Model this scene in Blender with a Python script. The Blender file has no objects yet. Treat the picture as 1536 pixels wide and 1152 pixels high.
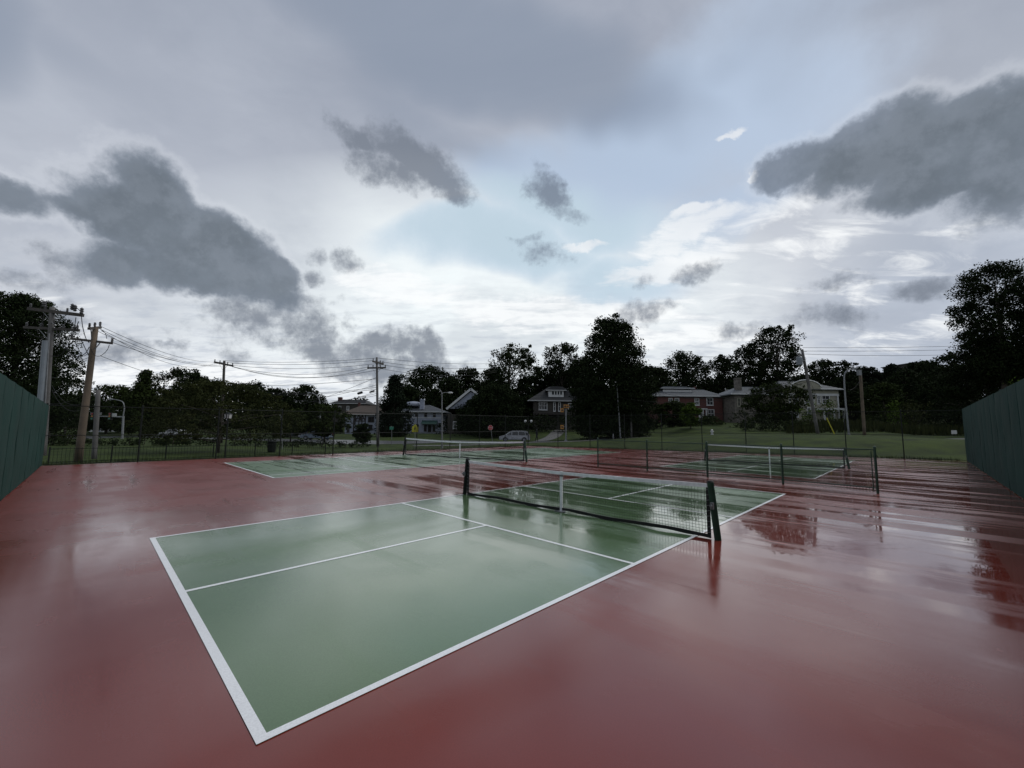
import bpy, math, random
import numpy as np
from math import radians, sin, cos, pi
S = bpy.context.scene
COL = S.collection
rnd = random.Random(7)

# ------------------------------------------------------------------ camera
F, CH, PITCH, ROLL = 621.119, 1.8764, 0.100243, 0.01053
_fw = np.array([0, cos(PITCH), sin(PITCH)]); _up0 = np.array([0, -sin(PITCH), cos(PITCH)]); _r0 = np.array([1.0, 0, 0])
_R = cos(ROLL)*_r0 + sin(ROLL)*_up0
_U = -sin(ROLL)*_r0 + cos(ROLL)*_up0
from mathutils import Matrix, Vector
cam = bpy.data.cameras.new('camera'); camo = bpy.data.objects.new('camera', cam); COL.objects.link(camo)
camo.matrix_world = Matrix(((_R[0], _U[0], -_fw[0], 0), (_R[1], _U[1], -_fw[1], 0), (_R[2], _U[2], -_fw[2], CH), (0, 0, 0, 1)))
cam.sensor_width = 36; cam.lens = F/1536*36; cam.clip_end = 6000; cam.clip_start = 0.05
S.camera = camo

def ray(px, py):
    d = _fw + (px-768)/F*_R + (576-py)/F*_U
    return d/np.linalg.norm(d)
def at(px, py, d):
    """point of the sight line through a reference pixel at forward distance d"""
    r = ray(px, py); t = d/r[1]
    return Vector((r[0]*t, d, CH + r[2]*t))
def gnd(px, py, z=0.0):
    r = ray(px, py); t = (z-CH)/r[2]
    return Vector((r[0]*t, r[1]*t, z))
def s2l(c):
    c = c/255.0
    return c/12.92 if c <= 0.04045 else ((c+0.055)/1.055)**2.4
def rgb(r, g, b): return (s2l(r), s2l(g), s2l(b), 1)

# ------------------------------------------------------------------ view, world, sun
S.view_settings.view_transform = 'Standard'; S.view_settings.look = 'None'
S.cycles.max_bounces = 4; S.cycles.diffuse_bounces = 2; S.cycles.glossy_bounces = 2; S.cycles.transmission_bounces = 0
S.view_settings.exposure = 0.08; S.view_settings.gamma = 1; S.view_settings.use_curve_mapping = False
SUN_EL, SUN_AZ = 50, 70      # behind thin cloud, ahead of the camera
world = bpy.data.worlds.new('World'); S.world = world; world.use_nodes = True
WT = world.node_tree
for n in list(WT.nodes): WT.nodes.remove(n)

class NB:
    """tiny node helper"""
    def __init__(s, nt): s.nt = nt
    def n(s, t, **k):
        o = s.nt.nodes.new(t)
        for a, b in k.items(): setattr(o, a, b)
        return o
    def put(s, sock, v):
        if hasattr(v, 'is_linked') or isinstance(v, bpy.types.NodeSocket): s.nt.links.new(v, sock)
        else: sock.default_value = v
    def m(s, op, a, b=None, c=None, clamp=False):
        o = s.n('ShaderNodeMath', operation=op); o.use_clamp = clamp
        s.put(o.inputs[0], a)
        if b is not None: s.put(o.inputs[1], b)
        if c is not None: s.put(o.inputs[2], c)
        return o.outputs[0]
    def v(s, op, a, b=None, scale=None):
        o = s.n('ShaderNodeVectorMath', operation=op)
        s.put(o.inputs[0], a)
        if b is not None: s.put(o.inputs[1], b)
        if scale is not None: s.put(o.inputs['Scale'], scale)
        return o.outputs['Value'] if op in ('DOT_PRODUCT', 'LENGTH') else o.outputs[0]
    def ss(s, x, a, b, lo=0.0, hi=1.0):
        o = s.n('ShaderNodeMapRange', interpolation_type='SMOOTHSTEP')
        s.put(o.inputs[0], x); o.inputs[1].default_value = a; o.inputs[2].default_value = b
        o.inputs[3].default_value = lo; o.inputs[4].default_value = hi
        return o.outputs[0]
    def lin(s, x, a, b, lo=0.0, hi=1.0):
        o = s.n('ShaderNodeMapRange'); s.put(o.inputs[0], x)
        for i, q in enumerate((a, b, lo, hi)): o.inputs[i+1].default_value = q
        return o.outputs[0]
    def noise(s, vec, scale, detail=4, rough=0.55, out=0, dist=0.0):
        o = s.n('ShaderNodeTexNoise'); s.put(o.inputs['Vector'], vec)
        o.inputs['Scale'].default_value = scale; o.inputs['Detail'].default_value = detail
        o.inputs['Roughness'].default_value = rough; o.inputs['Distortion'].default_value = dist
        return o.outputs[out]
    def mix(s, f, a, b, mode='MIX'):
        o = s.n('ShaderNodeMix', data_type='RGBA', blend_type=mode)
        s.put(o.inputs[0], f); s.put(o.inputs[6], a); s.put(o.inputs[7], b)
        return o.outputs[2]

w = NB(WT)
geo = w.n('ShaderNodeTexCoord').outputs['Generated']
D = w.v('NORMALIZE', geo)
sep = w.n('ShaderNodeSeparateXYZ'); w.put(sep.inputs[0], D)
dz = sep.outputs[2]
# cloud-layer coordinates: plane overhead, so clouds crowd together towards the horizon
dzc = w.m('ADD', w.m('MAXIMUM', dz, 0.0), 0.18)
inv = w.m('DIVIDE', 1.0, dzc)
PL = w.v('SCALE', D, scale=inv)
def noisevec(scale, amt, detail=5, src=D):
    c = w.noise(src, scale, detail, 0.6, out=1)
    return w.v('SCALE', w.v('SUBTRACT', c, (0.5, 0.5, 0.5)), scale=amt)
D2 = w.v('NORMALIZE', w.v('ADD', w.v('ADD', D, noisevec(9.0, 0.085, 5)), noisevec(26.0, 0.022, 4)))
Dsoft = w.v('NORMALIZE', w.v('ADD', D, noisevec(2.2, 0.30, 3)))

def field(blobs, src):
    """max over elliptical cloud bodies, each given by the direction it lies in"""
    tot = None
    for (cx, cy, rx, ry, rot, st) in blobs:
        c = ray(cx, cy); a = radians(rot)
        e1 = ray(cx+rx*cos(a), cy+rx*sin(a)); e2 = ray(cx-ry*sin(a), cy+ry*cos(a))
        t1 = e1/np.dot(e1, c)-c; t2 = e2/np.dot(e2, c)-c
        k1 = t1/np.dot(t1, t1); k2 = t2/np.dot(t2, t2)
        dc = w.m('MAXIMUM', w.v('DOT_PRODUCT', src, tuple(c)), 0.15)
        s1 = w.m('DIVIDE', w.v('DOT_PRODUCT', src, tuple(k1)), dc)
        s2 = w.m('DIVIDE', w.v('DOT_PRODUCT', src, tuple(k2)), dc)
        r2 = w.m('ADD', w.m('MULTIPLY', s1, s1), w.m('MULTIPLY', s2, s2))
        f = w.m('MULTIPLY_ADD', r2, -st, st)
        tot = f if tot is None else w.m('SMOOTH_MAX', tot, f, 0.12)
    return tot

n_big = w.noise(PL, 1.1, 6, 0.55)
n_mid = w.noise(D, 7.0, 7, 0.62)
n_pl = w.noise(w.v('MULTIPLY', PL, (1.0, 1.7, 1.0)), 2.6, 7, 0.6, dist=0.5)
front = w.ss(w.v('DOT_PRODUCT', D, tuple(_fw)), 0.25, 0.6)      # 1 in the part of the sky the photograph shows

# 1. high thin overcast: bright low down ahead where the sun is behind it, greyer above
grad = w.ss(dz, 0.02, 0.72)
base = w.mix(grad, rgb(226, 230, 235), rgb(156, 163, 178))
glow = w.m('MAXIMUM', field([(700, 440, 520, 190, 0, 1.0)], D), 0.0)
base = w.mix(w.m('MINIMUM', glow, 1.0), base, rgb(240, 247, 249))
rightdim = w.ss(field([(1450, 480, 420, 330, 0, 1.0)], Dsoft), 0.0, 1.0)
base = w.mix(w.m('MULTIPLY', rightdim, 0.85), base, rgb(176, 185, 200))
leftdim = w.ss(field([(60, 230, 560, 330, 0, 1.0)], Dsoft), 0.0, 1.0)
base = w.mix(w.m('MULTIPLY', leftdim, 0.45), base, rgb(162, 169, 184))
# soft mottling of the veil
base = w.mix(w.ss(n_pl, 0.35, 0.75, 0.0, 0.30), base, rgb(196, 202, 213))
base = w.mix(w.ss(n_big, 0.55, 0.38, 0.0, 0.28), base, rgb(140, 149, 165))
# 2. blue gaps (the clear sky shows through there)
gap = w.ss(w.m('ADD', field([(1000, 215, 330, 120, -8, 1.0), (860, 300, 190, 95, 10, 0.9), (760, 385, 170, 45, 5, 0.8), (1080, 310, 150, 60, -20, 0.6), (930, 420, 130, 45, 0, 0.6), (1130, 95, 260, 70, -15, 0.5)], Dsoft),
                      w.m('MULTIPLY', w.m('SUBTRACT', n_mid, 0.5), 0.9)), -0.25, 0.85)
base = w.mix(w.m('MULTIPLY', gap, 0.85), base, rgb(194, 212, 234))
gaplow = w.ss(field([(800, 390, 330, 110, 0, 1.0), (660, 350, 160, 60, 0, .8)], Dsoft), 0.0, 0.8)
base = w.mix(w.m('MULTIPLY', w.m('MULTIPLY', gap, gaplow), 0.85), base, rgb(208, 228, 237))
# 3. bright broken white cloud low down
fw_ = field([(600, 432, 110, 34, 4, 1.0), (760, 462, 170, 26, 3, 0.8), (880, 374, 42, 8, -5, 0.8), (1100, 200, 26, 8, -10, 0.8), (1040, 345, 130, 30, -16, 1.0),
             (1010, 400, 130, 28, -10, 1.0), (1150, 320, 110, 34, -12, 0.8), (880, 480, 230, 28, 0, 0.9), (1240, 350, 160, 50, -12, 0.45), (1180, 440, 200, 30, 5, 0.4), (990, 500, 260, 25, 4, .8),
             (1400, 370, 160, 40, -10, .25), (1360, 505, 200, 24, 0, .4), (300, 560, 330, 34, 0, 0.8), (60, 480, 120, 60, 0, .5), (1040, 320, 60, 14, -15, .9), (1128, 258, 14, 7, 0, .9)], D2)
n_w = w.noise(w.v('MULTIPLY', PL, (1.0, 2.2, 1.6)), 3.0, 8, 0.62, dist=0.8)
mw = w.ss(w.m('ADD', fw_, w.m('MULTIPLY', w.m('SUBTRACT', n_w, 0.5), 2.6)), 0.12, 0.85)
base = w.mix(w.m('MULTIPLY', mw, 0.8), base, rgb(249, 251, 252))
nf = w.noise(w.v('MULTIPLY', PL, (1.0, 2.0, 1.4)), 5.5, 7, 0.62)
lowband = w.ss(dz, 0.42, 0.05)
base = w.mix(w.m('MULTIPLY', w.ss(nf, 0.46, 0.70), w.m('MULTIPLY', lowband, 0.6)), base, rgb(170, 179, 194))
# 4. broad soft grey sheet overhead
fs = field([(720, 40, 400, 120, 12, 1.0), (620, 130, 190, 60, 28, 0.45), (-40, 60, 170, 110, 20, 0.8), (400, 60, 300, 90, 10, .15), (1180, 90, 90, 100, 30, 0.25), (90, 110, 180, 40, 20, .35), (1300, 20, 420, 50, 0, .35)], Dsoft)
ms = w.ss(w.m('ADD', fs, w.m('MULTIPLY', w.m('SUBTRACT', n_big, 0.5), 0.9)), -0.1, 0.9)
base = w.mix(w.m('MULTIPLY', ms, 0.8), base, rgb(136, 147, 165))
# 5. low dark cumulus and scud
fd = field([(236, 292, 74, 66, 0, 1.3), (215, 335, 118, 62, 8, 1.5), (310, 362, 118, 62, 34, 1.5), (385, 412, 80, 40, 28, 1.4), (300, 410, 140, 40, 6, 1.5), (190, 388, 80, 38, 10, 1.1), (400, 440, 60, 24, 10, 1.0),
            (130, 325, 90, 26, 4, 1.0), (20, 300, 90, 26, 18, 0.8), (150, 392, 70, 30, 0, 0.5),
            (1200, 242, 84, 34, -4, 1.2), (1300, 228, 130, 62, -8, 1.5), (1430, 225, 190, 76, -6, 1.6), (1400, 282, 170, 36, 4, 1.2), (1570, 235, 170, 96, 0, 1.3)], D2)
n_edge = w.noise(D, 15.0, 8, 0.66)
fdn = w.m('ADD', w.m('MINIMUM', fd, 1.1), w.m('ADD', w.m('MULTIPLY', w.m('SUBTRACT', n_mid, 0.5), 1.3), w.m('MULTIPLY', w.m('SUBTRACT', n_edge, 0.5), 1.7)))
md = w.ss(fdn, -0.28, 0.72)
rim = w.m('MULTIPLY', w.ss(fdn, -0.9, -0.05), 0.20)
fwsp = field([(620, 238, 95, 36, 18, 1.1), (600, 262, 70, 34, 5, 0.8), (660, 268, 66, 32, 20, 1.1), (535, 205, 50, 18, 28, 0.9), (820, 290, 44, 26, 35, 0.9), (850, 322, 44, 16, 12, 0.7), (818, 384, 46, 15, 10, 0.55), (790, 360, 24, 8, 0, .3),
              (375, 474, 80, 24, 6, 0.95), (455, 485, 70, 40, 24, 1.0), (470, 522, 85, 28, 10, 1.0), (355, 522, 34, 14, 0, 0.45), (560, 522, 60, 26, 0, 0.9), (630, 522, 64, 30, 18, 1.1), (600, 552, 130, 24, 0, 0.9), (410, 500, 110, 20, 0, .6),
              (475, 382, 26, 16, 0, 0.6), (520, 390, 24, 26, -30, 0.6), (468, 413, 18, 14, 30, 0.6), (525, 485, 18, 22, 0, .5), (518, 452, 24, 10, 0, .35), (105, 478, 38, 28, 0, 0.7), (175, 525, 90, 20, 0, 0.6), (262, 515, 24, 10, 0, 0.6), (20, 425, 90, 20, 0, 0.55), (110, 400, 60, 26, 0, .5),
              (1045, 408, 44, 18, -10, 0.6), (1240, 430, 55, 16, -5, 0.55), (1388, 430, 60, 20, 0, 0.65), (1235, 478, 70, 22, 12, 0.5), (968, 470, 46, 15, 0, 0.5), (1110, 495, 50, 15, 0, 0.5), (960, 425, 30, 12, -20, .4)], D2)
n_ws = w.noise(D, 10.0, 7, 0.66); n_e2 = w.noise(D, 24.0, 6, 0.66)
mwsp = w.ss(w.m('ADD', fwsp, w.m('ADD', w.m('MULTIPLY', w.m('SUBTRACT', n_ws, 0.5), 2.4), w.m('MULTIPLY', w.m('SUBTRACT', n_e2, 0.5), 2.0))), -0.2, 1.05)
# clouds in the rest of the sky, not seen by this picture, of the same kind and cover
mback = w.m('MULTIPLY', w.ss(n_big, 0.48, 0.62, 0.0, 0.8), w.m('SUBTRACT', 1.0, front))
dcol = w.mix(w.ss(w.m('ADD', w.m('MULTIPLY', n_mid, 0.7), w.m('MULTIPLY', n_ws, 0.3)), 0.36, 0.64), rgb(88, 98, 108), rgb(112, 122, 134))
dcol = w.mix(w.ss(n_edge, 0.42, 0.62, 0.0, 0.35), dcol, rgb(134, 143, 156))
dcol = w.mix(w.ss(fdn, 0.15, 1.1), rgb(122, 132, 146), dcol)
base = w.mix(w.m('MULTIPLY', rim, front), base, rgb(228, 232, 238))
base = w.mix(w.m('MULTIPLY', mwsp, 0.85), base, rgb(116, 124, 137))
base = w.mix(w.m('MULTIPLY', md, 0.93), base, dcol)
base = w.mix(w.m('MULTIPLY', mback, 0.7), base, rgb(140, 148, 162))
bgc = w.n('ShaderNodeBackground'); w.put(bgc.inputs[0], base); bgc.inputs[1].default_value = 1.0
sky = w.n('ShaderNodeTexSky', sky_type='NISHITA', sun_disc=False, sun_elevation=radians(SUN_EL), sun_rotation=radians(SUN_AZ), air_density=1.0, dust_density=1.5)
bgs = w.n('ShaderNodeBackground'); w.put(bgs.inputs[0], sky.outputs[0]); bgs.inputs[1].default_value = 0.07
mxs = w.n('ShaderNodeMixShader')
w.put(mxs.inputs[0], w.m('SUBTRACT', 1.0, w.m('MULTIPLY', gap, 0.25)))
w.put(mxs.inputs[1], bgs.outputs[0]); w.put(mxs.inputs[2], bgc.outputs[0])
wo = w.n('ShaderNodeOutputWorld'); w.put(wo.inputs[0], mxs.outputs[0])

sl = bpy.data.lights.new('sun', 'SUN'); sl.energy = 1.5; sl.angle = radians(40); sl.color = (1.0, 0.97, 0.93)
so = bpy.data.objects.new('sun', sl); COL.objects.link(so)
_sd = Vector((sin(radians(SUN_AZ))*cos(radians(SUN_EL)), cos(radians(SUN_AZ))*cos(radians(SUN_EL)), sin(radians(SUN_EL))))
so.rotation_euler = _sd.to_track_quat('Z', 'Y').to_euler(); so.location = _sd*50

# ------------------------------------------------------------------ materials
def mat(name, col, rough=0.7, var=0.15, scale=3.0, bump=0.0, metal=0.0, spec=0.5, col2=None, bscale=None, obj=True, emit=None):
    m = bpy.data.materials.new(name); m.use_nodes = True; nt = m.node_tree; b = NB(nt)
    p = nt.nodes['Principled BSDF']
    tc = b.n('ShaderNodeTexCoord').outputs['Object']
    nz = b.noise(tc, scale, 5, 0.6)
    c1 = tuple(min(1, x*(1+var)) for x in col[:3])+(1,)
    c2 = tuple(x*(1-var) for x in col[:3])+(1,) if col2 is None else tuple(col2[:3])+(1,)
    b.put(p.inputs['Base Color'], b.mix(b.ss(nz, 0.3, 0.7), c2, c1))
    b.put(p.inputs['Roughness'], b.lin(nz, 0.3, 0.7, max(0.02, rough-0.08), min(1, rough+0.08)))
    p.inputs['Metallic'].default_value = metal
    p.inputs['Specular IOR Level'].default_value = spec
    if bump:
        bp = b.n('ShaderNodeBump'); bp.inputs['Strength'].default_value = bump; bp.inputs['Distance'].default_value = 0.02
        b.put(bp.inputs['Height'], b.noise(tc, bscale or scale*4, 4, 0.6)); b.put(p.inputs['Normal'], bp.outputs[0])
    if emit:
        p.inputs['Emission Color'].default_value = emit[0]; p.inputs['Emission Strength'].default_value = emit[1]
    return m

YAWK, OXC, OYC = 0.793225, -5.84067, 6.92143
YAWC = -(0.793225-pi/2)
def court_mat(name, c1, c2, wet=True, line=False):
    """acrylic court paint under an uneven film of rain water"""
    m = bpy.data.materials.new(name); m.use_nodes = True; nt = m.node_tree; b = NB(nt)
    p = nt.nodes['Principled BSDF']
    pos = b.n('ShaderNodeNewGeometry').outputs['Position']
    big = b.noise(pos, 0.22, 3, 0.5); fine = b.noise(pos, 90.0, 3, 0.7)
    sp = b.n('ShaderNodeTexVoronoi'); b.put(sp.inputs['Vector'], pos); sp.inputs['Scale'].default_value = 260
    col = b.mix(b.ss(big, 0.3, 0.7), c1, c2)
    col = b.mix(b.lin(fine, 0.3, 0.7, 0.0, 0.5), col, tuple(x*0.55 for x in c1[:3])+(1,))
    # film depth: pools in shallow hollows, streaked along the fall of the slab
    st = b.v('MULTIPLY', pos, (0.62, 1.0, 1.0))
    f1 = b.noise(st, 0.42, 5, 0.55, dist=0.35)
    f2 = b.noise(pos, 0.13, 2, 0.5)
    rot = b.n('ShaderNodeMapping'); b.put(rot.inputs['Vector'], pos); rot.inputs['Rotation'].default_value = (0, 0, YAWC)
    uv = b.v('MULTIPLY', rot.outputs[0], (0.15, 1.7, 1.0))     # x runs across the courts, y along them
    f3 = b.noise(uv, 0.85, 5, 0.6, dist=0.3)
    film = b.m('ADD', b.m('MULTIPLY', f1, 0.12), b.m('ADD', b.m('MULTIPLY', f2, 0.24), b.m('MULTIPLY', f3, 0.64)))
    uc = b.v('DOT_PRODUCT', b.v('SUBTRACT', pos, (OXC, OYC, 0)), (cos(YAWK), sin(YAWK), 0))
    vc = b.v('DOT_PRODUCT', b.v('SUBTRACT', pos, (OXC, OYC, 0)), (sin(YAWK), -cos(YAWK), 0))
    lowside = b.m('MULTIPLY', b.ss(uc, 2.0, 7.5), b.ss(vc, -6.0, 2.0, 0.45, 1.0))
    rougher = b.m('MULTIPLY', b.ss(vc, 1.0, -5.0), b.ss(uc, 16.0, 4.0, 0.3, 1.0))   # coarser, less worn paint between the two left courts           # the far half of the slab lies lower and holds the pools
    film = b.m('ADD', film, b.m('MULTIPLY_ADD', lowside, 0.085, -0.035))
    pool = b.m('MULTIPLY', b.ss(film, 0.505, 0.575), b.m('MULTIPLY_ADD', lowside, 0.5, 0.5))
    damp = b.ss(film, 0.28, 0.46)
    rough = b.m('MULTIPLY', b.m('ADD', b.lin(b.m('ADD', b.m('MULTIPLY', damp, 0.4), b.m('MULTIPLY', b.ss(b.noise(pos, 0.75, 4, 0.55), 0.36, 0.64), 0.6)), 0, 1, 0.23, 0.055), b.m('MAXIMUM', b.m('MULTIPLY', rougher, 0.22), b.m('MULTIPLY', b.ss(uc, 7.0, 14.0), 0.17))), b.m('MULTIPLY_ADD', pool, -0.86, 1.0))
    rough = b.m('ADD', rough, b.lin(fine, 0.3, 0.7, -0.01, 0.01))
    b.put(p.inputs['Roughness'], b.m('ADD', rough, 0.12))
    # broad patches that have already dried keep no film
    uv2 = b.v('MULTIPLY', rot.outputs[0], (0.42, 0.10, 1.0))
    dry = b.m('MULTIPLY', b.ss(b.noise(uv2, 0.8, 3, 0.5, dist=0.4), 0.60, 0.74), b.m('SUBTRACT', 1.0, pool))
    # water darkens the paint where it lies
    wcol = b.mix(b.m('MULTIPLY', b.m('ADD', b.m('MULTIPLY', damp, 0.5), b.m('MULTIPLY', pool, 0.5)), 0.0 if line else 0.38), col, tuple(x*0.45 for x in c1[:3])+(1,))
    b.put(p.inputs['Base Color'], wcol)
    p.inputs['IOR'].default_value = 1.45; p.inputs['Specular IOR Level'].default_value = 0.06; p.inputs['Coat IOR'].default_value = 1.53; b.put(p.inputs['Coat Weight'], b.m('MULTIPLY', b.lin(damp, 0, 1, 0.85 if not line else 0.2, 1.0 if not line else 0.5), b.m('MULTIPLY_ADD', dry, -0.65, 1.0)))
    b.put(p.inputs['Coat Roughness'], b.m('MAXIMUM', rough, 0.02))
    bp = b.n('ShaderNodeBump'); bp.inputs['Distance'].default_value = 0.004
    b.put(bp.inputs['Strength'], b.m('MULTIPLY', b.m('SUBTRACT', 1.0, pool), 0.045))
    b.put(bp.inputs['Height'], b.m('ADD', b.m('MULTIPLY', fine, 0.5), sp.outputs['Distance']))
    bp2 = b.n('ShaderNodeBump'); bp2.inputs['Distance'].default_value = 0.03; bp2.inputs['Strength'].default_value = 0.045
    b.put(bp2.inputs['Height'], b.noise(pos, 1.6, 3, 0.5)); b.put(bp2.inputs['Normal'], bp.outputs[0])
    b.put(p.inputs['Normal'], bp2.outputs[0]); b.put(p.inputs['Coat Normal'], bp2.outputs[0])
    return m

M = {}
M['red'] = court_mat('court_red', (0.222, 0.037, 0.024, 1), (0.178, 0.028, 0.020, 1))
M['green'] = court_mat('court_green', (0.125, 0.210, 0.102, 1), (0.104, 0.182, 0.094, 1))
M['line'] = court_mat('court_line', (0.88, 0.90, 0.92, 1), (0.82, 0.84, 0.86, 1), line=True)
M['slab_side'] = mat('slab_side', (0.12, 0.11, 0.10), 0.9)
M['grass'] = mat('lawn', (0.036, 0.052, 0.014), 0.95, 0.3, 0.5, 0.9, col2=(0.018, 0.029, 0.009), bscale=14, spec=0.1)
M['asphalt'] = mat('asphalt', (0.0553, 0.0565, 0.0598), 0.45, 0.2, 0.6, 0.2, bscale=40)
M['concrete'] = mat('concrete_walk', (0.09, 0.09, 0.0855), 0.7, 0.15, 1.0, 0.2)
M['fgreen'] = mat('fence_green', (0.012, 0.040, 0.024), 0.4, 0.25, 6)
M['fblack'] = mat('black_metal', (0.006, 0.009, 0.008), 0.6, 0.3, 6, spec=0.25)
M['cord'] = mat('net_cord', (0.012, 0.013, 0.013), 0.8, 0.2, 30)
M['tape'] = mat('net_tape', (0.72, 0.74, 0.76), 0.7, 0.12, 9)
M['steel'] = mat('galvanised', (0.165, 0.1705, 0.176), 0.5, 0.2, 4, metal=0.3)
M['lightsteel'] = mat('pale_pole', (0.18, 0.19, 0.2), 0.5, 0.12, 2)
M['wood'] = mat('pole_wood', (0.1, 0.0775, 0.055), 0.85, 0.3, 1.5, 0.5, bscale=12)
M['greywood'] = mat('grey_wood', (0.0935, 0.0908, 0.088), 0.85, 0.25, 1.5, 0.5, bscale=12)
M['darkwood'] = mat('dark_arm', (0.055, 0.05, 0.045), 0.8, 0.3, 4)
M['pvc'] = mat('conduit_grey', (0.156, 0.18, 0.204), 0.5, 0.1, 2)
M['wire'] = mat('wire_black', (0.012, 0.012, 0.013), 0.8, 0.1, 5)
M['ceramic'] = mat('insulator', (0.08, 0.08, 0.085), 0.3, 0.1, 5)
M['bark'] = mat('bark', (0.05, 0.042, 0.034), 0.95, 0.35, 2.5, 0.8, bscale=14)
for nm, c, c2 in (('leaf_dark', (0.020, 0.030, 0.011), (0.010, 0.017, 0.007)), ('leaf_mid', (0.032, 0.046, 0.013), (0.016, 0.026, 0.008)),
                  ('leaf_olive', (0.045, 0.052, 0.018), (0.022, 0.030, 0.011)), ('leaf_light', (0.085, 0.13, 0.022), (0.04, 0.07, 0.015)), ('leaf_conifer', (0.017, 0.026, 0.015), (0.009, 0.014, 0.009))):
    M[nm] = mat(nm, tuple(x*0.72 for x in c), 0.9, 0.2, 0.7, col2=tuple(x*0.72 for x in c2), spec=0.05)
M['brick'] = mat('red_brick', (0.08, 0.032, 0.0272), 0.9, 0.2, 2)
M['white'] = mat('white_paint', (0.48, 0.496, 0.496), 0.6, 0.08, 2)
M['glass'] = mat('window_glass', (0.02, 0.023, 0.026), 0.12, 0.2, 1)
M['roofgrey'] = mat('roof_grey', (0.1013, 0.1125, 0.1237), 0.7, 0.18, 1.2, 0.4)
M['roofdark'] = mat('roof_dark', (0.03, 0.032, 0.034), 0.8, 0.2, 1.2, 0.4)
M['roofbrown'] = mat('roof_brown', (0.084, 0.0686, 0.056), 0.8, 0.2, 1.2, 0.4)
M['bluewhite'] = mat('pale_blue_stucco', (0.2664, 0.2952, 0.36), 0.85, 0.1, 0.8)
M['cream'] = mat('cream_siding', (0.264, 0.258, 0.204), 0.85, 0.1, 0.8)
M['stone'] = mat('field_stone', (0.114, 0.105, 0.09), 0.9, 0.35, 1.8, 0.6)
M['brownwall'] = mat('brown_shingle', (0.0428, 0.0396, 0.0338), 0.9, 0.2, 1.2)
M['timber'] = mat('dark_timber', (0.025, 0.02, 0.018), 0.8, 0.2, 2)
M['awning'] = mat('green_awning', (0.02, 0.06, 0.05), 0.7, 0.2, 2)
M['silver'] = mat('silver_paint', (0.24, 0.252, 0.276), 0.25, 0.05, 2, metal=0.2)
M['bluecar'] = mat('light_blue_paint', (0.18, 0.228, 0.288), 0.25, 0.05, 2, metal=0.2)
M['darkcar'] = mat('dark_blue_paint', (0.03, 0.04, 0.06), 0.25, 0.05, 2)
M['tyre'] = mat('tyre', (0.012, 0.012, 0.012), 0.8, 0.1, 4)
M['lampred'] = mat('lamp_red', (0.25, 0.02, 0.02), 0.3, 0.1, 4)
M['yellow'] = mat('sign_yellow', (0.42, 0.392, 0.021), 0.5, 0.08, 4)
M['orange'] = mat('signal_amber', (0.385, 0.175, 0.028), 0.5, 0.1, 4)
M['stopred'] = mat('stop_red', (0.40, 0.035, 0.05), 0.5, 0.1, 4)
M['signgreen'] = mat('street_sign_green', (0.03, 0.20, 0.13), 0.5, 0.1, 4)
M['milk'] = mat('milk_glass', (0.434, 0.4464, 0.4464), 0.4, 0.05, 4)
M['cloth'] = mat('dark_clothes', (0.012, 0.013, 0.017), 0.9, 0.2, 4)
M['skin'] = mat('skin', (0.25, 0.14, 0.10), 0.6, 0.1, 4)
M['lampblack'] = mat('black_plastic', (0.012, 0.012, 0.012), 0.5, 0.1, 4)
def windscreen_mat(name, col, k):
    m = mat(name, col, 0.85, 0.12, 0.6, spec=0.25); nt = m.node_tree; b = NB(nt); p = nt.nodes['Principled BSDF']
    tc = b.n('ShaderNodeTexCoord').outputs['Object']
    wv = b.n('ShaderNodeTexWave', bands_direction='Y'); b.put(wv.inputs['Vector'], tc); wv.inputs['Scale'].default_value = 9; wv.inputs['Distortion'].default_value = 1.5
    bp = b.n('ShaderNodeBump'); bp.inputs['Strength'].default_value = 0.7; bp.inputs['Distance'].default_value = 0.03
    b.put(bp.inputs['Height'], b.noise(tc, 2.5, 4)); b.put(p.inputs['Normal'], bp.outputs[0])
    return m
M['screen'] = windscreen_mat('windscreen_green', (0.0075, 0.037, 0.030), 1)

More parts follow.
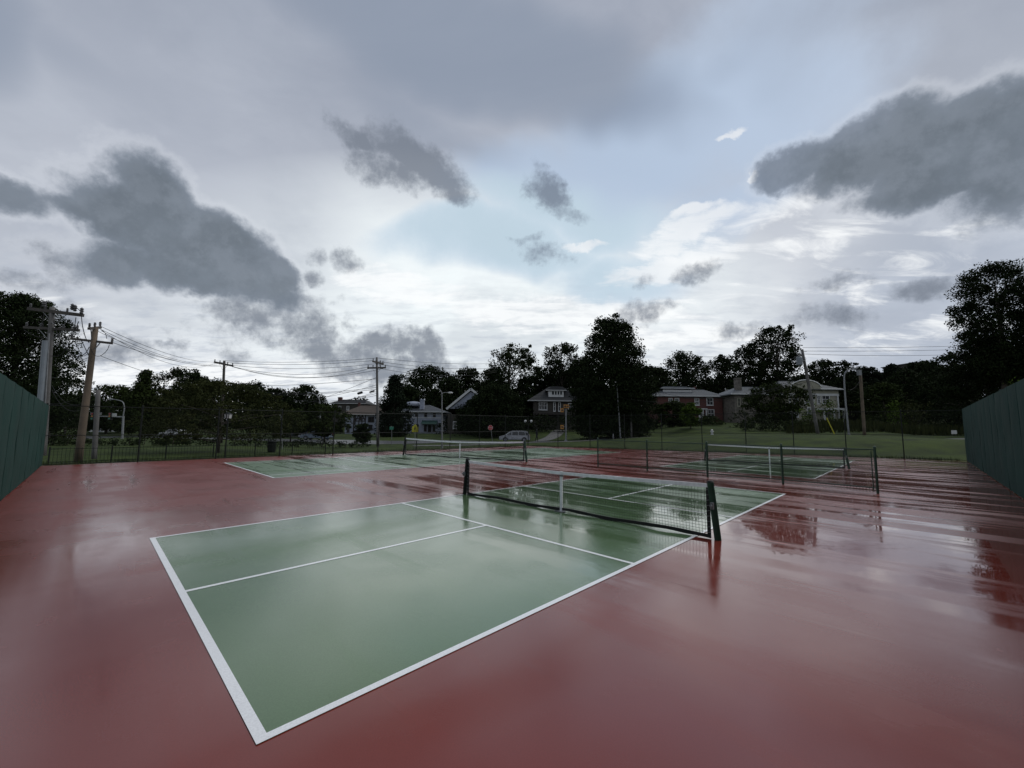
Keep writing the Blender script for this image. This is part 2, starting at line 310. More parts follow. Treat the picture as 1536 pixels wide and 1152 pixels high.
# ------------------------------------------------------------------ mesh helpers
class MB:
    def __init__(s): s.v = []; s.f = []
    def add(s, vs, fs):
        o = len(s.v); s.v += [tuple(q) for q in vs]; s.f += [tuple(i+o for i in f) for f in fs]; return s
    def box(s, x0, x1, y0, y1, z0, z1, top=1.0, topy=None):
        topy = top if topy is None else topy
        cx, cy = (x0+x1)/2, (y0+y1)/2
        t = lambda x, y: (cx+(x-cx)*top, cy+(y-cy)*topy, z1)
        return s.add([(x0, y0, z0), (x1, y0, z0), (x1, y1, z0), (x0, y1, z0), t(x0, y0), t(x1, y0), t(x1, y1), t(x0, y1)],
                     [(0, 3, 2, 1), (4, 5, 6, 7), (0, 1, 5, 4), (1, 2, 6, 5), (2, 3, 7, 6), (3, 0, 4, 7)])
    def bar(s, a, b, w_=0.05, h=None, up=(0, 0, 1)):
        """rectangular bar from a to b"""
        a, b = Vector(a), Vector(b); h = w_ if h is None else h
        d = (b-a).normalized(); u = Vector(up)
        if abs(d.dot(u)) > 0.98: u = Vector((0, 1, 0))
        x = d.cross(u).normalized()*w_/2; y = d.cross(x).normalized()*h/2
        vs = [a-x-y, a+x-y, a+x+y, a-x+y, b-x-y, b+x-y, b+x+y, b-x+y]
        return s.add(vs, [(0, 3, 2, 1), (4, 5, 6, 7), (0, 1, 5, 4), (1, 2, 6, 5), (2, 3, 7, 6), (3, 0, 4, 7)])
    def tube(s, pts, r, n=8, cap=True):
        pts = [Vector(p) for p in pts]; rs = r if isinstance(r, (list, tuple)) else [r]*len(pts)
        o = len(s.v); last = None
        for i, p in enumerate(pts):
            d = (pts[min(i+1, len(pts)-1)]-pts[max(i-1, 0)]).normalized()
            u = Vector((0, 0, 1)) if abs(d.z) < 0.95 else Vector((0, 1, 0))
            x = d.cross(u).normalized(); y = d.cross(x).normalized()
            for k in range(n):
                a = 2*pi*k/n; q = p + x*(cos(a)*rs[i]) + y*(sin(a)*rs[i]); s.v.append(tuple(q))
        for i in range(len(pts)-1):
            for k in range(n):
                k2 = (k+1) % n; s.f.append((o+i*n+k, o+i*n+k2, o+(i+1)*n+k2, o+(i+1)*n+k))
        if cap:
            s.f.append(tuple(o+k for k in range(n))[::-1]); s.f.append(tuple(o+(len(pts)-1)*n+k for k in range(n)))
        return s
    def lathe(s, c, prof, n=12):
        """prof: (radius, z) list about a vertical axis through c"""
        o = len(s.v); c = Vector(c)
        for r, z in prof:
            for k in range(n): a = 2*pi*k/n; s.v.append((c.x+r*cos(a), c.y+r*sin(a), c.z+z))
        for i in range(len(prof)-1):
            for k in range(n):
                k2 = (k+1) % n; s.f.append((o+i*n+k, o+i*n+k2, o+(i+1)*n+k2, o+(i+1)*n+k))
        s.f.append(tuple(o+k for k in range(n))[::-1]); s.f.append(tuple(o+(len(prof)-1)*n+k for k in range(n)))
        return s
    def prism(s, poly, a, b, axis='y'):
        """poly in the plane across the axis, extruded from a to b"""
        n = len(poly)
        P = (lambda p, t: (p[0], t, p[1])) if axis == 'y' else ((lambda p, t: (t, p[0], p[1])) if axis == 'x' else (lambda p, t: (p[0], p[1], t)))
        vs = [P(p, a) for p in poly]+[P(p, b) for p in poly]
        return s.add(vs, [tuple(range(n)), tuple(range(2*n-1, n-1, -1))]+[(i, (i+1) % n+0, (i+1) % n+n, i+n)[::-1] for i in range(n)])
    def build(s, name, m, parent=None, smooth=False, kind=None):
        me = bpy.data.meshes.new(name); me.from_pydata(s.v, [], s.f); me.update()
        return link(name, me, m, parent, smooth, kind)
def link(name, me, m, parent=None, smooth=False, kind=None):
    if m is not None: me.materials.append(M[m] if isinstance(m, str) else m)
    if smooth: me.polygons.foreach_set('use_smooth', [True]*len(me.polygons))
    o = bpy.data.objects.new(name, me); COL.objects.link(o)
    if parent is not None: o.parent = parent
    if kind: o['kind'] = kind
    return o
def fixn(o):
    import bmesh
    bm = bmesh.new(); bm.from_mesh(o.data); bmesh.ops.recalc_face_normals(bm, faces=bm.faces); bm.to_mesh(o.data); bm.free(); return o
def tag(o, label, cat, group=None, kind=None):
    o['label'] = label; o['category'] = cat
    if group: o['group'] = group
    if kind: o['kind'] = kind
    return o
def thing(name, label, cat, loc=(0, 0, 0), rz=0, group=None):
    o = bpy.data.objects.new(name, None); COL.objects.link(o); o.empty_display_size = 0.2
    o.location = loc; o.rotation_euler = (0, 0, rz)
    return tag(o, label, cat, group)
def struct(o): o['kind'] = 'structure'; return o
def dup(root, loc, rz=0, label=None):
    r = root.copy(); COL.objects.link(r); r.location = loc; r.rotation_euler = (0, 0, rz)
    if label: r['label'] = label
    for ch in list(root.children):
        c = ch.copy(); COL.objects.link(c); c.parent = r
        for g in list(ch.children):
            d = g.copy(); COL.objects.link(d); d.parent = c
    return r

# ------------------------------------------------------------------ court coordinates (u along the near court, v across it)
YAW, OX, OY = 0.793225, -5.84067, 6.92143
def C(u, v, z=0.0):
    return Vector((OX + u*cos(YAW) + v*sin(YAW), OY + u*sin(YAW) - v*cos(YAW), z))

# corners of the fenced slab
cLn = C(-2.25, 10.95); cLf = gnd(60, 699.5); cF = gnd(792, 669.2); cRf = gnd(1452, 692)
SLAB = [cLn, cRf, cF, cLf]

# terrain: height control points from what stands on it
CP = []
def cp(px, py, d):
    p = at(px, py, d); CP.append((p.x, p.y, p.z)); return p
for a in ((475, 661, 66), (440, 657, 78), (545, 668, 62), (540, 651, 108), (632, 650, 96), (700, 651, 86), (770, 663, 66), (850, 663, 62), (700, 664, 60), (930, 661, 58),
          (1000, 656, 50), (1100, 651.5, 46), (1227, 650.5, 45), (1300, 653, 44), (1035, 632.5, 92), (1190, 634, 86), (1390, 661, 44), (1440, 655, 52), (1390, 648, 62), (1060, 640, 70), (1250, 640, 62),
          (150, 671, 34), (300, 671, 36), (420, 673, 38), (500, 675, 40), (117, 692, 19.5), (141, 690, 21.5), (183, 657, 62), (60, 662, 60), (300, 656, 75), (835, 645, 90), (920, 655, 62), (600, 657, 75), (1520, 650, 50), (1380, 600, 110), (1520, 600, 100), (800, 640, 125), (1000, 610, 130), (1200, 600, 130), (500, 640, 130), (200, 645, 120), (-100, 650, 120),
          (900, 668, 42), (600, 670, 42)):
    cp(*a)
CP += [(-200, 300, -1), (0, 400, 4), (200, 300, 12), (-300, 0, -2), (300, 0, 4), (0, -200, 0), (-500, 900, 6), (500, 900, 12), (0, 1500, 6), (-30, -30, 0), (30, -30, 0), (60, 10, 0.6), (-60, 10, -0.6)]
CPa = np.array(CP)
_pol = np.array([(p.x, p.y) for p in SLAB])
_x, _y = _pol[:, 0], _pol[:, 1]
ORI = 1.0 if np.sum(_x*np.roll(_y, -1)-np.roll(_x, -1)*_y) > 0 else -1.0
def poly_dist(X, Y):
    """signed distance outside the slab (negative inside)"""
    dmin = np.full(X.shape, 1e9); inside = np.ones(X.shape, bool)
    for i in range(4):
        a = _pol[i]; b_ = _pol[(i+1) % 4]; e = b_-a; L = np.hypot(*e)
        t = np.clip(((X-a[0])*e[0]+(Y-a[1])*e[1])/L**2, 0, 1)
        dmin = np.minimum(dmin, np.hypot(X-a[0]-t*e[0], Y-a[1]-t*e[1]))
        inside &= ((X-a[0])*e[1]-(Y-a[1])*e[0])*ORI <= 0
    return np.where(inside, -dmin, dmin), inside
def Traw(X, Y):
    X = np.asarray(X, float); Y = np.asarray(Y, float)
    num = np.zeros(X.shape); den = np.zeros(X.shape)
    for x, y, z in CPa:
        d2 = (X-x)**2+(Y-y)**2+2.0; wgt = d2**-1.6; num += wgt*z; den += wgt
    z = num/den
    sd, _ = poly_dist(X, Y)
    k = np.clip((sd-0.4)/9.0, 0, 1); k = k*k*(3-2*k)
    return z*k + (-0.06)*(1-k)
def axis(lo, hi, step, far):
    a = list(np.arange(lo, hi+0.01, step)); s_ = step; x = a[-1]
    while x < far: s_ *= 1.35; x += s_; a.append(x)
    s_ = step; x = a[0]
    while x > -far: s_ *= 1.35; x -= s_; a.insert(0, x)
    return np.array(a)
XS = axis(-100, 112, 1.25, 2600); YS = axis(-15, 135, 1.25, 2600)
GX, GY = np.meshgrid(XS, YS, indexing='ij'); GZ = Traw(GX, GY)
def T(x, y):
    """height of the built terrain sheet (its own triangles)"""
    i = min(max(np.searchsorted(XS, x)-1, 0), len(XS)-2); j = min(max(np.searchsorted(YS, y)-1, 0), len(YS)-2)
    a = (x-XS[i])/(XS[i+1]-XS[i]); b_ = (y-YS[j])/(YS[j+1]-YS[j])
    return float(GZ[i, j]*(1-a)*(1-b_)+GZ[i+1, j]*a*(1-b_)+GZ[i, j+1]*(1-a)*b_+GZ[i+1, j+1]*a*b_)
nx, ny = len(XS), len(YS)
me = bpy.data.meshes.new('grass_ground')
vv = np.stack([GX, GY, GZ], -1).reshape(-1, 3)
I, J = np.meshgrid(np.arange(nx-1), np.arange(ny-1), indexing='ij'); q = (I*ny+J).ravel()
ff = np.stack([q, q+ny, q+ny+1, q+1], -1)
me.from_pydata(vv.tolist(), [], ff.tolist()); me.update()
struct(link('ground', me, 'grass', smooth=True))

# slab with the red surface
mb = MB()
c_ = sum(SLAB, Vector((0, 0, 0)))/4
ring = [p + (p-c_).normalized()*0.35 for p in SLAB]
mb.add([(p.x, p.y, 0) for p in ring]+[(p.x, p.y, -0.3) for p in ring], [(0, 1, 2, 3), (0, 4, 5, 1), (1, 5, 6, 2), (2, 6, 7, 3), (3, 7, 4, 0)])
struct(fixn(mb.build('court_ground', 'red')))
def sheet(name, pts, z, m):
    mb = MB(); mb.add([(p[0], p[1], z) for p in pts], [tuple(range(len(pts)))])
    o = mb.build(name, m)
    if o.data.polygons[0].normal.z < 0: o.data.flip_normals()
    return o
def court_rect(u0, u1, v0, v1): return [C(u0, v0), C(u1, v0), C(u1, v1), C(u0, v1)]
def line_quad(a, b, wd):
    a, b = Vector(a), Vector(b); d = (b-a).normalized(); n = Vector((-d.y, d.x, 0))*wd/2
    return [a-n, b-n, b+n, a+n]
def paint_line(parent, a, b, wd=0.055, name='painted_line', z=0.006):
    o = sheet(name, line_quad(a, b, wd), z, 'line'); o.parent = parent; return o
def court(name, origin_u, L, origin_v, W, kit, ctr, wd=0.055, bw=None, side2=None):
    root = sheet(name, court_rect(origin_u, origin_u+L, origin_v, origin_v+W), 0.003, 'green'); struct(root)
    h = wd/2
    for v in (origin_v+h, origin_v+W-h): paint_line(root, C(origin_u, v), C(origin_u+L, v), wd, 'sideline')
    for u in (origin_u+(bw or wd)/2, origin_u+L-h): paint_line(root, C(u, origin_v+wd), C(u, origin_v+W-wd), (bw or wd), 'baseline')
    m_ = origin_u+L/2
    for s_ in (-1, 1):
        paint_line(root, C(m_+s_*kit, origin_v+wd), C(m_+s_*kit, origin_v+W-wd), wd, 'no_volley_line')
        if ctr:
            e = L/2-(bw or wd) if s_ < 0 else L/2-wd
            paint_line(root, C(m_+s_*(kit+h), origin_v+W/2), C(m_+s_*e, origin_v+W/2), wd, 'centre_line')
    if side2:
        for v in (origin_v+W-side2, origin_v+side2): paint_line(root, C(origin_u+wd, v), C(origin_u+L-wd, v), wd, 'inner_sideline', 0.0065)
    return root
court('near_court', 0.0, 13.41, 0.0, 6.13, 2.134, True, 0.062, 0.07)
court('right_court', 18.45, 13.41, -0.05, 6.1, 2.134, True)
court('left_court', 3.75, 23.2, -14.45, 7.55, 6.4, False, 0.06, side2=0.95)

# roads beyond the fence, draped on the terrain
def strip(name, pts, width, m, z=0.03, n=None):
    """pts world xy centreline"""
    P = []
    for a, b in zip(pts[:-1], pts[1:]):
        k = max(1, int((b-a).length/1.2))
        P += [a.lerp(b, i/k) for i in range(k)]
    P.append(pts[-1]); P = [Vector((p.x, p.y, 0)) for p in P]
    for _ in range(6): P = [P[0]]+[(P[i-1]+P[i]*2+P[i+1])/4 for i in range(1, len(P)-1)]+[P[-1]]
    cols = max(2, int(width/0.8)); mb = MB()
    for i, p in enumerate(P):
        d = (P[min(i+1, len(P)-1)]-P[max(i-1, 0)]).normalized(); nn = Vector((-d.y, d.x, 0))
        for c in range(cols+1):
            q = p + nn*width*(c/cols-0.5); mb.v.append((q.x, q.y, T(q.x, q.y)+z))
    for i in range(len(P)-1):
        for c in range(cols):
            a = i*(cols+1)+c; mb.f.append((a, a+cols+1, a+cols+2, a+1))
    o = mb.build(name, m, smooth=True)
    if o.data.polygons[0].normal.z < 0: o.data.flip_normals()
    return struct(o)
def xy(px, d): p = at(px, 650, d); return Vector((p.x, p.y, 0))
strip('road', [xy(-300, 72), xy(180, 70), xy(470, 66), xy(700, 62), xy(850, 58), xy(960, 58), xy(1000, 60)], 8.5, 'asphalt')
strip('side_road', [xy(640, 58), xy(610, 52), xy(560, 50), xy(505, 55)], 3.5, 'asphalt', 0.05)
strip('path', [xy(620, 44), xy(720, 46.5), xy(860, 50), xy(960, 54)], 2.2, 'concrete', 0.03)
strip('drive', [xy(805, 64), xy(830, 75), xy(842, 88)], 2.5, 'concrete', 0.04)
strip('right_road', [xy(1330, 47), xy(1400, 45), xy(1500, 43.5), xy(1700, 43)], 3.4, 'asphalt', 0.05)

# ------------------------------------------------------------------ nets
def net(name, pa, pb, h, hc, label, cell, cord, posthalf, tape, lean=0.13, plate=True):
    """post feet pa, pb on the ground; the net hangs between them"""
    pa, pb = Vector(pa), Vector(pb); mid = (pa+pb)/2; d = (pb-pa).normalized(); L = (pb-pa).length
    ang = math.atan2(d.y, d.x)
    root = thing(name, label, 'net', (mid.x, mid.y, 0), ang)
    E_ = L/2
    for s_ in (-1, 1):
        m_ = MB(); m_.tube([(s_*E_, 0, 0.0), (s_*(E_-lean), 0, h+0.03)], posthalf, 12)
        po = m_.build('post', 'fgreen' if s_ > 0 else 'fblack', root, smooth=False)
        m_ = MB(); m_.tube([(s_*(E_-lean), 0, h+0.031), (s_*(E_-lean-0.002), 0, h+0.055)], [posthalf*1.12, posthalf*0.8], 12); m_.build('post_cap', 'fblack', po)
        m_ = MB(); m_.box(s_*(E_-lean*0.55)-0.025, s_*(E_-lean*0.55)+0.025, -posthalf-0.05, -posthalf+0.005, 0.62*h-0.06, 0.62*h+0.05); m_.tube([(s_*(E_-lean*0.55), -posthalf-0.05, 0.62*h), (s_*(E_-lean*0.55), -posthalf-0.10, 0.62*h)], 0.02, 8)
        m_.build('winch' if s_ > 0 else 'cleat', 'steel', po)
        m_ = MB(); xs = s_*(E_-lean-0.045)
        m_.box(xs-0.028, xs+0.028, -0.012, 0.012, 0.05, h-0.02)
        sb = m_.build('side_band', 'cord', root)
        m_ = MB()
        for k in range(9):
            z = 0.1+k*(h-0.2)/8; m_.tube([(xs-s_*0.02, -0.016, z), (xs+s_*0.03, -0.02, z+0.012)], 0.005, 4, False)
        m_.build('lacing', 'steel', sb, kind='stuff')
    H = E_-lean-0.045
    def ztop(x): return hc+(h-hc)*(abs(x)/H)**1.35
    def zbot(x): return 0.05 + 0.02*sin(x*3.1+1)*0.6
    n = int(2*H/cell); rows = int(h/cell)
    m_ = MB()
    for i in range(1, n):
        x = -H+2*H*i/n; m_.tube([(x, 0.004*sin(i*.7), zbot(x)), (x+0.01*sin(x*2), 0.02*sin(x*1.7), (zbot(x)+ztop(x))/2), (x, 0, ztop(x))], cord, 4, False)
    for r in range(1, rows):
        pts = []
        for i in range(25):
            x = -H+2*H*i/24; z0, z1 = zbot(x), ztop(x); t = r/rows
            pts.append((x, 0.02*sin(x*1.7)*sin(pi*t), z0+(z1-z0)*t))
        m_.tube(pts, cord, 4, False)
    m_.build('net_mesh', 'cord', root, kind='stuff')
    # headband: folded tape hanging over the cable
    def ribbon(z0f, z1f, th, m, nm, wav=0.0, par=root):
        b_ = MB(); K = 48; o = 0
        for i in range(K+1):
            x = -H-0.03+2*(H+0.03)*i/K; a, c = z0f(x), z1f(x); yy = wav*sin(x*5.3)
            b_.v += [(x, yy-th, a+wav*0.3*sin(x*11)), (x, yy-th, c), (x, yy+th, c), (x, yy+th, a)]
        for i in range(K):
            for k in range(4): k2 = (k+1) % 4; b_.f.append((i*4+k, i*4+k2, i*4+4+k2, i*4+4+k))
        b_.f += [(0, 1, 2, 3)[::-1], tuple(K*4+k for k in range(4))]
        return fixn(b_.build(nm, m, par))
    ribbon(lambda x: ztop(x)-tape, lambda x: ztop(x)+0.004, 0.012, 'tape', 'headband', 0.004)
    ribbon(lambda x: zbot(x)-0.03+0.004*sin(x*9), lambda x: zbot(x)+0.03, 0.014, 'cord', 'bottom_band', 0.01)
    m_ = MB(); m_.box(-0.028, 0.028, -0.018, 0.018, 0.012, hc+0.012)
    cs = m_.build('centre_strap', 'tape', root)
    m_ = MB(); m_.box(-0.035, 0.035, -0.024, 0.024, hc-0.10, hc-0.06); m_.build('buckle', 'steel', cs)
    if plate:
        m_ = MB(); m_.box(-0.14, 0.10, -0.10, 0.05, 0.007, 0.018); m_.build('anchor_plate', 'steel', root)
    for s_ in (-1, 1): m_ = MB(); m_.tube([(s_*(H+0.12), 0, h), (s_*H, 0, h-0.005)], 0.006, 6); m_.build('cable', 'steel', root)
    return root
net('pickleball_net', gnd(697, 741.5), gnd(1077, 810), 0.915, 0.865, 'nearest pickleball net with white tape across the foreground green court', 0.054, 0.0029, 0.056, 0.062, lean=0.09)
net('tennis_net', gnd(605, 682.5), gnd(790, 693), 1.05, 0.93, 'long tennis net with white tape on the far left court', 0.06, 0.0026, 0.055, 0.075, plate=False)
net('pickleball_net', gnd(1057, 690.5), gnd(1274, 703.5), 0.95, 0.89, 'pickleball net on the right court behind the low chain link fence', 0.06, 0.0026, 0.05, 0.07)

# ------------------------------------------------------------------ chain link fences
def chain_bay(L, z0f, z1f, pitch, r, n=3):
    """two families of slanting wires filling a bay of length L in local x"""
    m_ = MB(); Z0, Z1 = min(z0f(0), z0f(L)), max(z1f(0), z1f(L)); H = Z1-Z0
    for fam in (1, -1):
        x = -H
        k = 0
        start = -H if fam > 0 else 0.0
        end = L if fam > 0 else L+H
        x = start
        while x < end:
            # wire: from (x, Z0) going up with slope fam
            xa, za, xb, zb = x, Z0, x+fam*H, Z1
            # clip to 0..L
            def clip(xa, za, xb, zb):
                if fam > 0:
                    if xa < 0: za += -xa; xa = 0
                    if xb > L: zb -= xb-L; xb = L
                else:
                    if xa > L: za += xa-L; xa = L
                    if xb < 0: zb -= -xb; xb = 0
                return xa, za, xb, zb
            xa, za, xb, zb = clip(xa, za, xb, zb)
            zt = z1f((xa+xb)/2)
            if abs(xb-xa) > 0.02:
                m_.tube([(xa, fam*r*0.8, za), (xb, fam*r*0.8, min(zb, Z1))], r, n, False)
            x += pitch
    return m_
def fence(name, label, posts, tops, rails, pitch, wr, pr, pm, rr=0.022, mesh=True, post_extra=0.05, base=0.0):
    """posts: list of ground points; tops: heights at each"""
    root = thing(name, label, 'fence', (posts[0].x, posts[0].y, 0), 0)
    o0 = posts[0]
    cache = {}
    for i, p in enumerate(posts):
        q = p-o0; m_ = MB(); m_.tube([(q.x, q.y, -0.1), (q.x, q.y, tops[i]+post_extra)], pr, 10); po = m_.build('post', pm, root)
        m_ = MB(); m_.lathe((q.x, q.y, tops[i]+post_extra), [(pr*1.15, 0), (pr*1.1, 0.03), (pr*0.4, 0.055)], 10); m_.build('cap', pm, po)
    for f, nm in rails:
        m_ = MB()
        for i in range(len(posts)-1):
            a, b_ = posts[i]-o0, posts[i+1]-o0
            m_.tube([(a.x, a.y, f*tops[i] if f < 10 else f-10), (b_.x, b_.y, f*tops[i+1] if f < 10 else f-10)], rr, 6)
        m_.build(nm, pm, root)
    if mesh:
        for i in range(len(posts)-1):
            a, b_ = posts[i]-o0, posts[i+1]-o0; L = (b_-a).length; ang = math.atan2(b_.y-a.y, b_.x-a.x)
            t0, t1 = tops[i], tops[i+1]
            m_ = chain_bay(L, lambda x: 0.03, lambda x: (t0+t1)/2, pitch, wr)
            o = m_.build('chain_link', pm, root, kind='stuff'); o.location = (a.x, a.y, 0); o.rotation_euler = (0, 0, ang)
    return root
# low divider fence between the near and right courts
da, db = gnd(897, 700), gnd(1317, 740.5)
ts = [0.0]
for px in (971, 1062, 1174):
    # where the sight line through px meets the fence line
    r = ray(px, 715); best = min((abs((da.lerp(db, t).x)/(da.lerp(db, t).y)-r[0]/r[1]), t) for t in [k/400 for k in range(401)]); ts.append(best[1])
ts.append(1.0)
DP = [da.lerp(db, t) for t in ts]
root = fence('low_fence', 'low green chain link fence dividing the near court from the right court', DP, [1.25, 1.25, 1.26, 1.27, 1.28], [(1.0, 'top_rail'), (10.16, 'bottom_rail')], 0.075, 0.0042, 0.032, 'fgreen', 0.02)
m_ = MB(); q = DP[-1]-DP[0]; dd = (DP[-1]-DP[0]).normalized()*0.09
m_.tube([(q.x-dd.x, q.y-dd.y, 0.05), (q.x-dd.x, q.y-dd.y, 1.22)], 0.014, 6); m_.build('tension_bar', 'fgreen', root)

def along(a, b, step):
    L = (b-a).length; n = max(1, round(L/step)); return [a.lerp(b, i/n) for i in range(n+1)]
LP = along(cLf, cF, 3.05); RP = along(cF, cRf, 2.95)
def lerp(a, b, t): return a+(b-a)*t
FP = [p + Vector((0, 0, 0)) for p in LP]+RP[1:]
tops = [lerp(2.52, 2.72, i/(len(LP)-1)) for i in range(len(LP))]+[lerp(2.72, 3.12, (i+1)/(len(RP)-1)) for i in range(len(RP)-1)]
fence('tall_fence', 'tall dark chain link fence closing off the far side of the courts', FP, tops, [(1.0, 'top_rail'), (0.5, 'middle_rail'), (10.06, 'bottom_rail')], 0.085, 0.0016, 0.030, 'fblack', 0.017)

# windscreen fences left and right
def screen_fence(label, a, b, ha, hb, step, side):
    """a..b along the ground; fabric panels tied to a pipe frame"""
    L = (b-a).length; n = round(L/step); d = (b-a).normalized(); nn = Vector((-d.y, d.x, 0))*side
    root = thing('windscreen_fence', label, 'fence', (a.x, a.y, 0), math.atan2(d.y, d.x))
    H = lambda t: ha+(hb-ha)*t
    for i in range(n+1):
        x = L*i/n; m_ = MB(); m_.tube([(x, 0, -0.1), (x, 0, H(i/n)-0.03)], 0.036, 10); po = m_.build('post', 'fgreen', root)
        m_ = MB(); m_.lathe((x, 0, H(i/n)-0.03), [(0.04, 0), (0.038, 0.02), (0.012, 0.04)], 10); m_.build('cap', 'fgreen', po)
    for f in (0.03, 0.5, 0.995):
        m_ = MB(); m_.tube([(0, 0, H(0)*f), (L, 0, H(1)*f)], 0.024, 8); m_.build('rail', 'fgreen', root)
    for i in range(n):
        x0, x1 = L*i/n+0.012, L*(i+1)/n-0.012; m_ = MB(); K, R_ = 10, 10; r_ = random.Random(i*3+int(L*10))
        ph = [r_.uniform(0, 6) for _ in range(4)]
        for k in range(K+1):
            for j in range(R_+1):
                t = k/K; s_ = j/R_; x = x0+(x1-x0)*t; h = H(x/L)
                bul = 0.030*sin(pi*t)*(abs(sin(2*pi*s_)))+0.006*sin(x*4+ph[0]+s_*3)+0.005*sin(s_*14+ph[1])
                y = side*(0.045 + bul*0.8); z = 0.03+(h-0.03)*s_ - 0.015*sin(pi*t)*(1 if j == R_ else 0)
                m_.v.append((x, y, z))
        for k in range(K):
            for j in range(R_): q = k*(R_+1)+j; m_.f.append((q, q+R_+1, q+R_+2, q+1))
        o = m_.build('fabric_panel', 'screen', root, smooth=True)
        # hem with grommets down the edge
        m_ = MB(); m_.box(x0-0.002, x0+0.05, side*0.042-0.006, side*0.042+0.006, 0.03, H(x0/L)-0.005); m_.build('hem', 'screen', o); m_ = MB(); m_.box(x1-0.05, x1+0.002, side*0.042-0.006, side*0.042+0.006, 0.03, H(x1/L)-0.005)
        m_.build('hem', 'screen', o)
    return root
dirL = (cLn-cLf).normalized()
screen_fence('left green windscreen fence running beside the courts to the wooden utility poles', cLf, cLn, 2.52, 3.15, 1.55, 1)
screen_fence('right green windscreen fence on the far right, dark in shade', cLn, cRf, 3.15, 3.2, 1.55, 1)
for o in list(S.objects):
    pass

# black picket fence outside, left
pk0, pk1 = LP[0]+Vector((-1.0, 1.2, 0)), LP[4]+Vector((-1.0, 1.2, 0))
root = thing('picket_fence', 'low black metal picket fence standing outside the tall fence at left', 'fence', (pk0.x, pk0.y, 0), 0)
PP = along(pk0, pk1, 2.0)
for i, p in enumerate(PP):
    z = T(p.x, p.y); q = p-pk0; m_ = MB(); m_.box(q.x-0.02, q.x+0.02, q.y-0.02, q.y+0.02, z-0.1, z+0.78); m_.build('post', 'fblack', root)
    if i < len(PP)-1:
        b_ = PP[i+1]; zb = T(b_.x, b_.y); m_ = MB()
        for f in (0.10, 0.68): m_.bar((q.x, q.y, z+f), (b_.x-pk0.x, b_.y-pk0.y, zb+f), 0.025)
        m_.build('rail', 'fblack', root)
        m_ = MB()
        for k in range(1, 16):
            c = p.lerp(b_, k/16); zz = lerp(z, zb, k/16); m_.box(c.x-pk0.x-0.0045, c.x-pk0.x+0.0045, c.y-pk0.y-0.0045, c.y-pk0.y+0.0045, zz+0.04, zz+0.74)
        m_.build('pickets', 'fblack', root, kind='stuff')

# ------------------------------------------------------------------ trees
def leaf_cloud(centres, radii, per, leaf, seed, flat=0.8):
    rs = np.random.RandomState(seed)
    cs = np.repeat(np.asarray(centres), per, axis=0); rr = np.repeat(np.asarray(radii), per)
    N = len(cs)
    d = rs.normal(size=(N, 3)); d /= np.linalg.norm(d, axis=1)[:, None]
    rad = rr*(rs.uniform(0.25, 1.0, N)**0.6)
    p = cs + d*rad[:, None]*np.array([1, 1, flat])
    nrm = d*0.7 + rs.normal(size=(N, 3))*0.6 + np.array([0, 0, 0.3]); nrm /= np.linalg.norm(nrm, axis=1)[:, None]
    t = np.cross(nrm, rs.normal(size=(N, 3))); t /= np.linalg.norm(t, axis=1)[:, None]; b_ = np.cross(nrm, t)
    s_ = leaf*rs.uniform(0.6, 1.35, N)[:, None]
    V = np.stack([p-t*s_*0.5, p-b_*s_*0.32+t*s_*0.05, p+t*s_*0.5-nrm*s_*0.12, p+b_*s_*0.32+t*s_*0.05], 1).reshape(-1, 3)
    return V
def leaf_object(name, V, m, parent, kind=None):
    n = len(V)//4; me = bpy.data.meshes.new(name)
    me.vertices.add(len(V)); me.vertices.foreach_set('co', V.astype(np.float32).ravel())
    me.loops.add(n*4); me.loops.foreach_set('vertex_index', np.arange(n*4, dtype=np.int32))
    me.polygons.add(n); me.polygons.foreach_set('loop_start', np.arange(0, n*4, 4, dtype=np.int32))
    me.update(calc_edges=True)
    return link(name, me, m, parent, kind=kind)
LEAFBUDGET = [0]
def crown_points(shape, W, H, n, rs):
    """clump centres for a crown W wide and H high with its bottom at z=0"""
    out = []; rad = []
    nl = 7; lob = []
    for _ in range(nl):
        a = rs.uniform(0, 2*pi); lob.append((a, rs.uniform(-0.25, 0.3), rs.uniform(0.2, 0.9)))
    while len(out) < n:
        z = rs.uniform(0, 1); a = rs.uniform(0, 2*pi)
        if shape == 'round': e = math.sqrt(max(0, 1-(2*z-1)**2))**0.75
        elif shape == 'dome': e = math.sqrt(max(0, 1-z**2))**0.9*(0.75+0.25*min(1, z*5))
        elif shape == 'cone': e = (1-z)**0.8*(0.35+0.65*min(1, z*6+0.5))
        elif shape == 'spire': e = ((1-z)**0.24)*(0.8+0.2*min(1, z*4))
        elif shape == 'airy': e = math.sqrt(max(0, 1-(2*z-1)**2))**0.6*(0.6+0.4*z)
        else: e = 1
        k = 1.0
        for la, am, lz in lob: k += am*max(0, cos(a-la))**3*math.exp(-((z-lz)/0.25)**2)
        bias = 0.35 if shape == 'airy' else 0.5
        r = rs.uniform(0, 1)**bias
        if shape == 'airy' and rs.uniform() < 0.15: r *= 1.25
        out.append((W/2*e*k*r*cos(a), W/2*e*k*r*sin(a), z*H)); rad.append(rs.uniform(0.7, 1.3))
    return out, rad
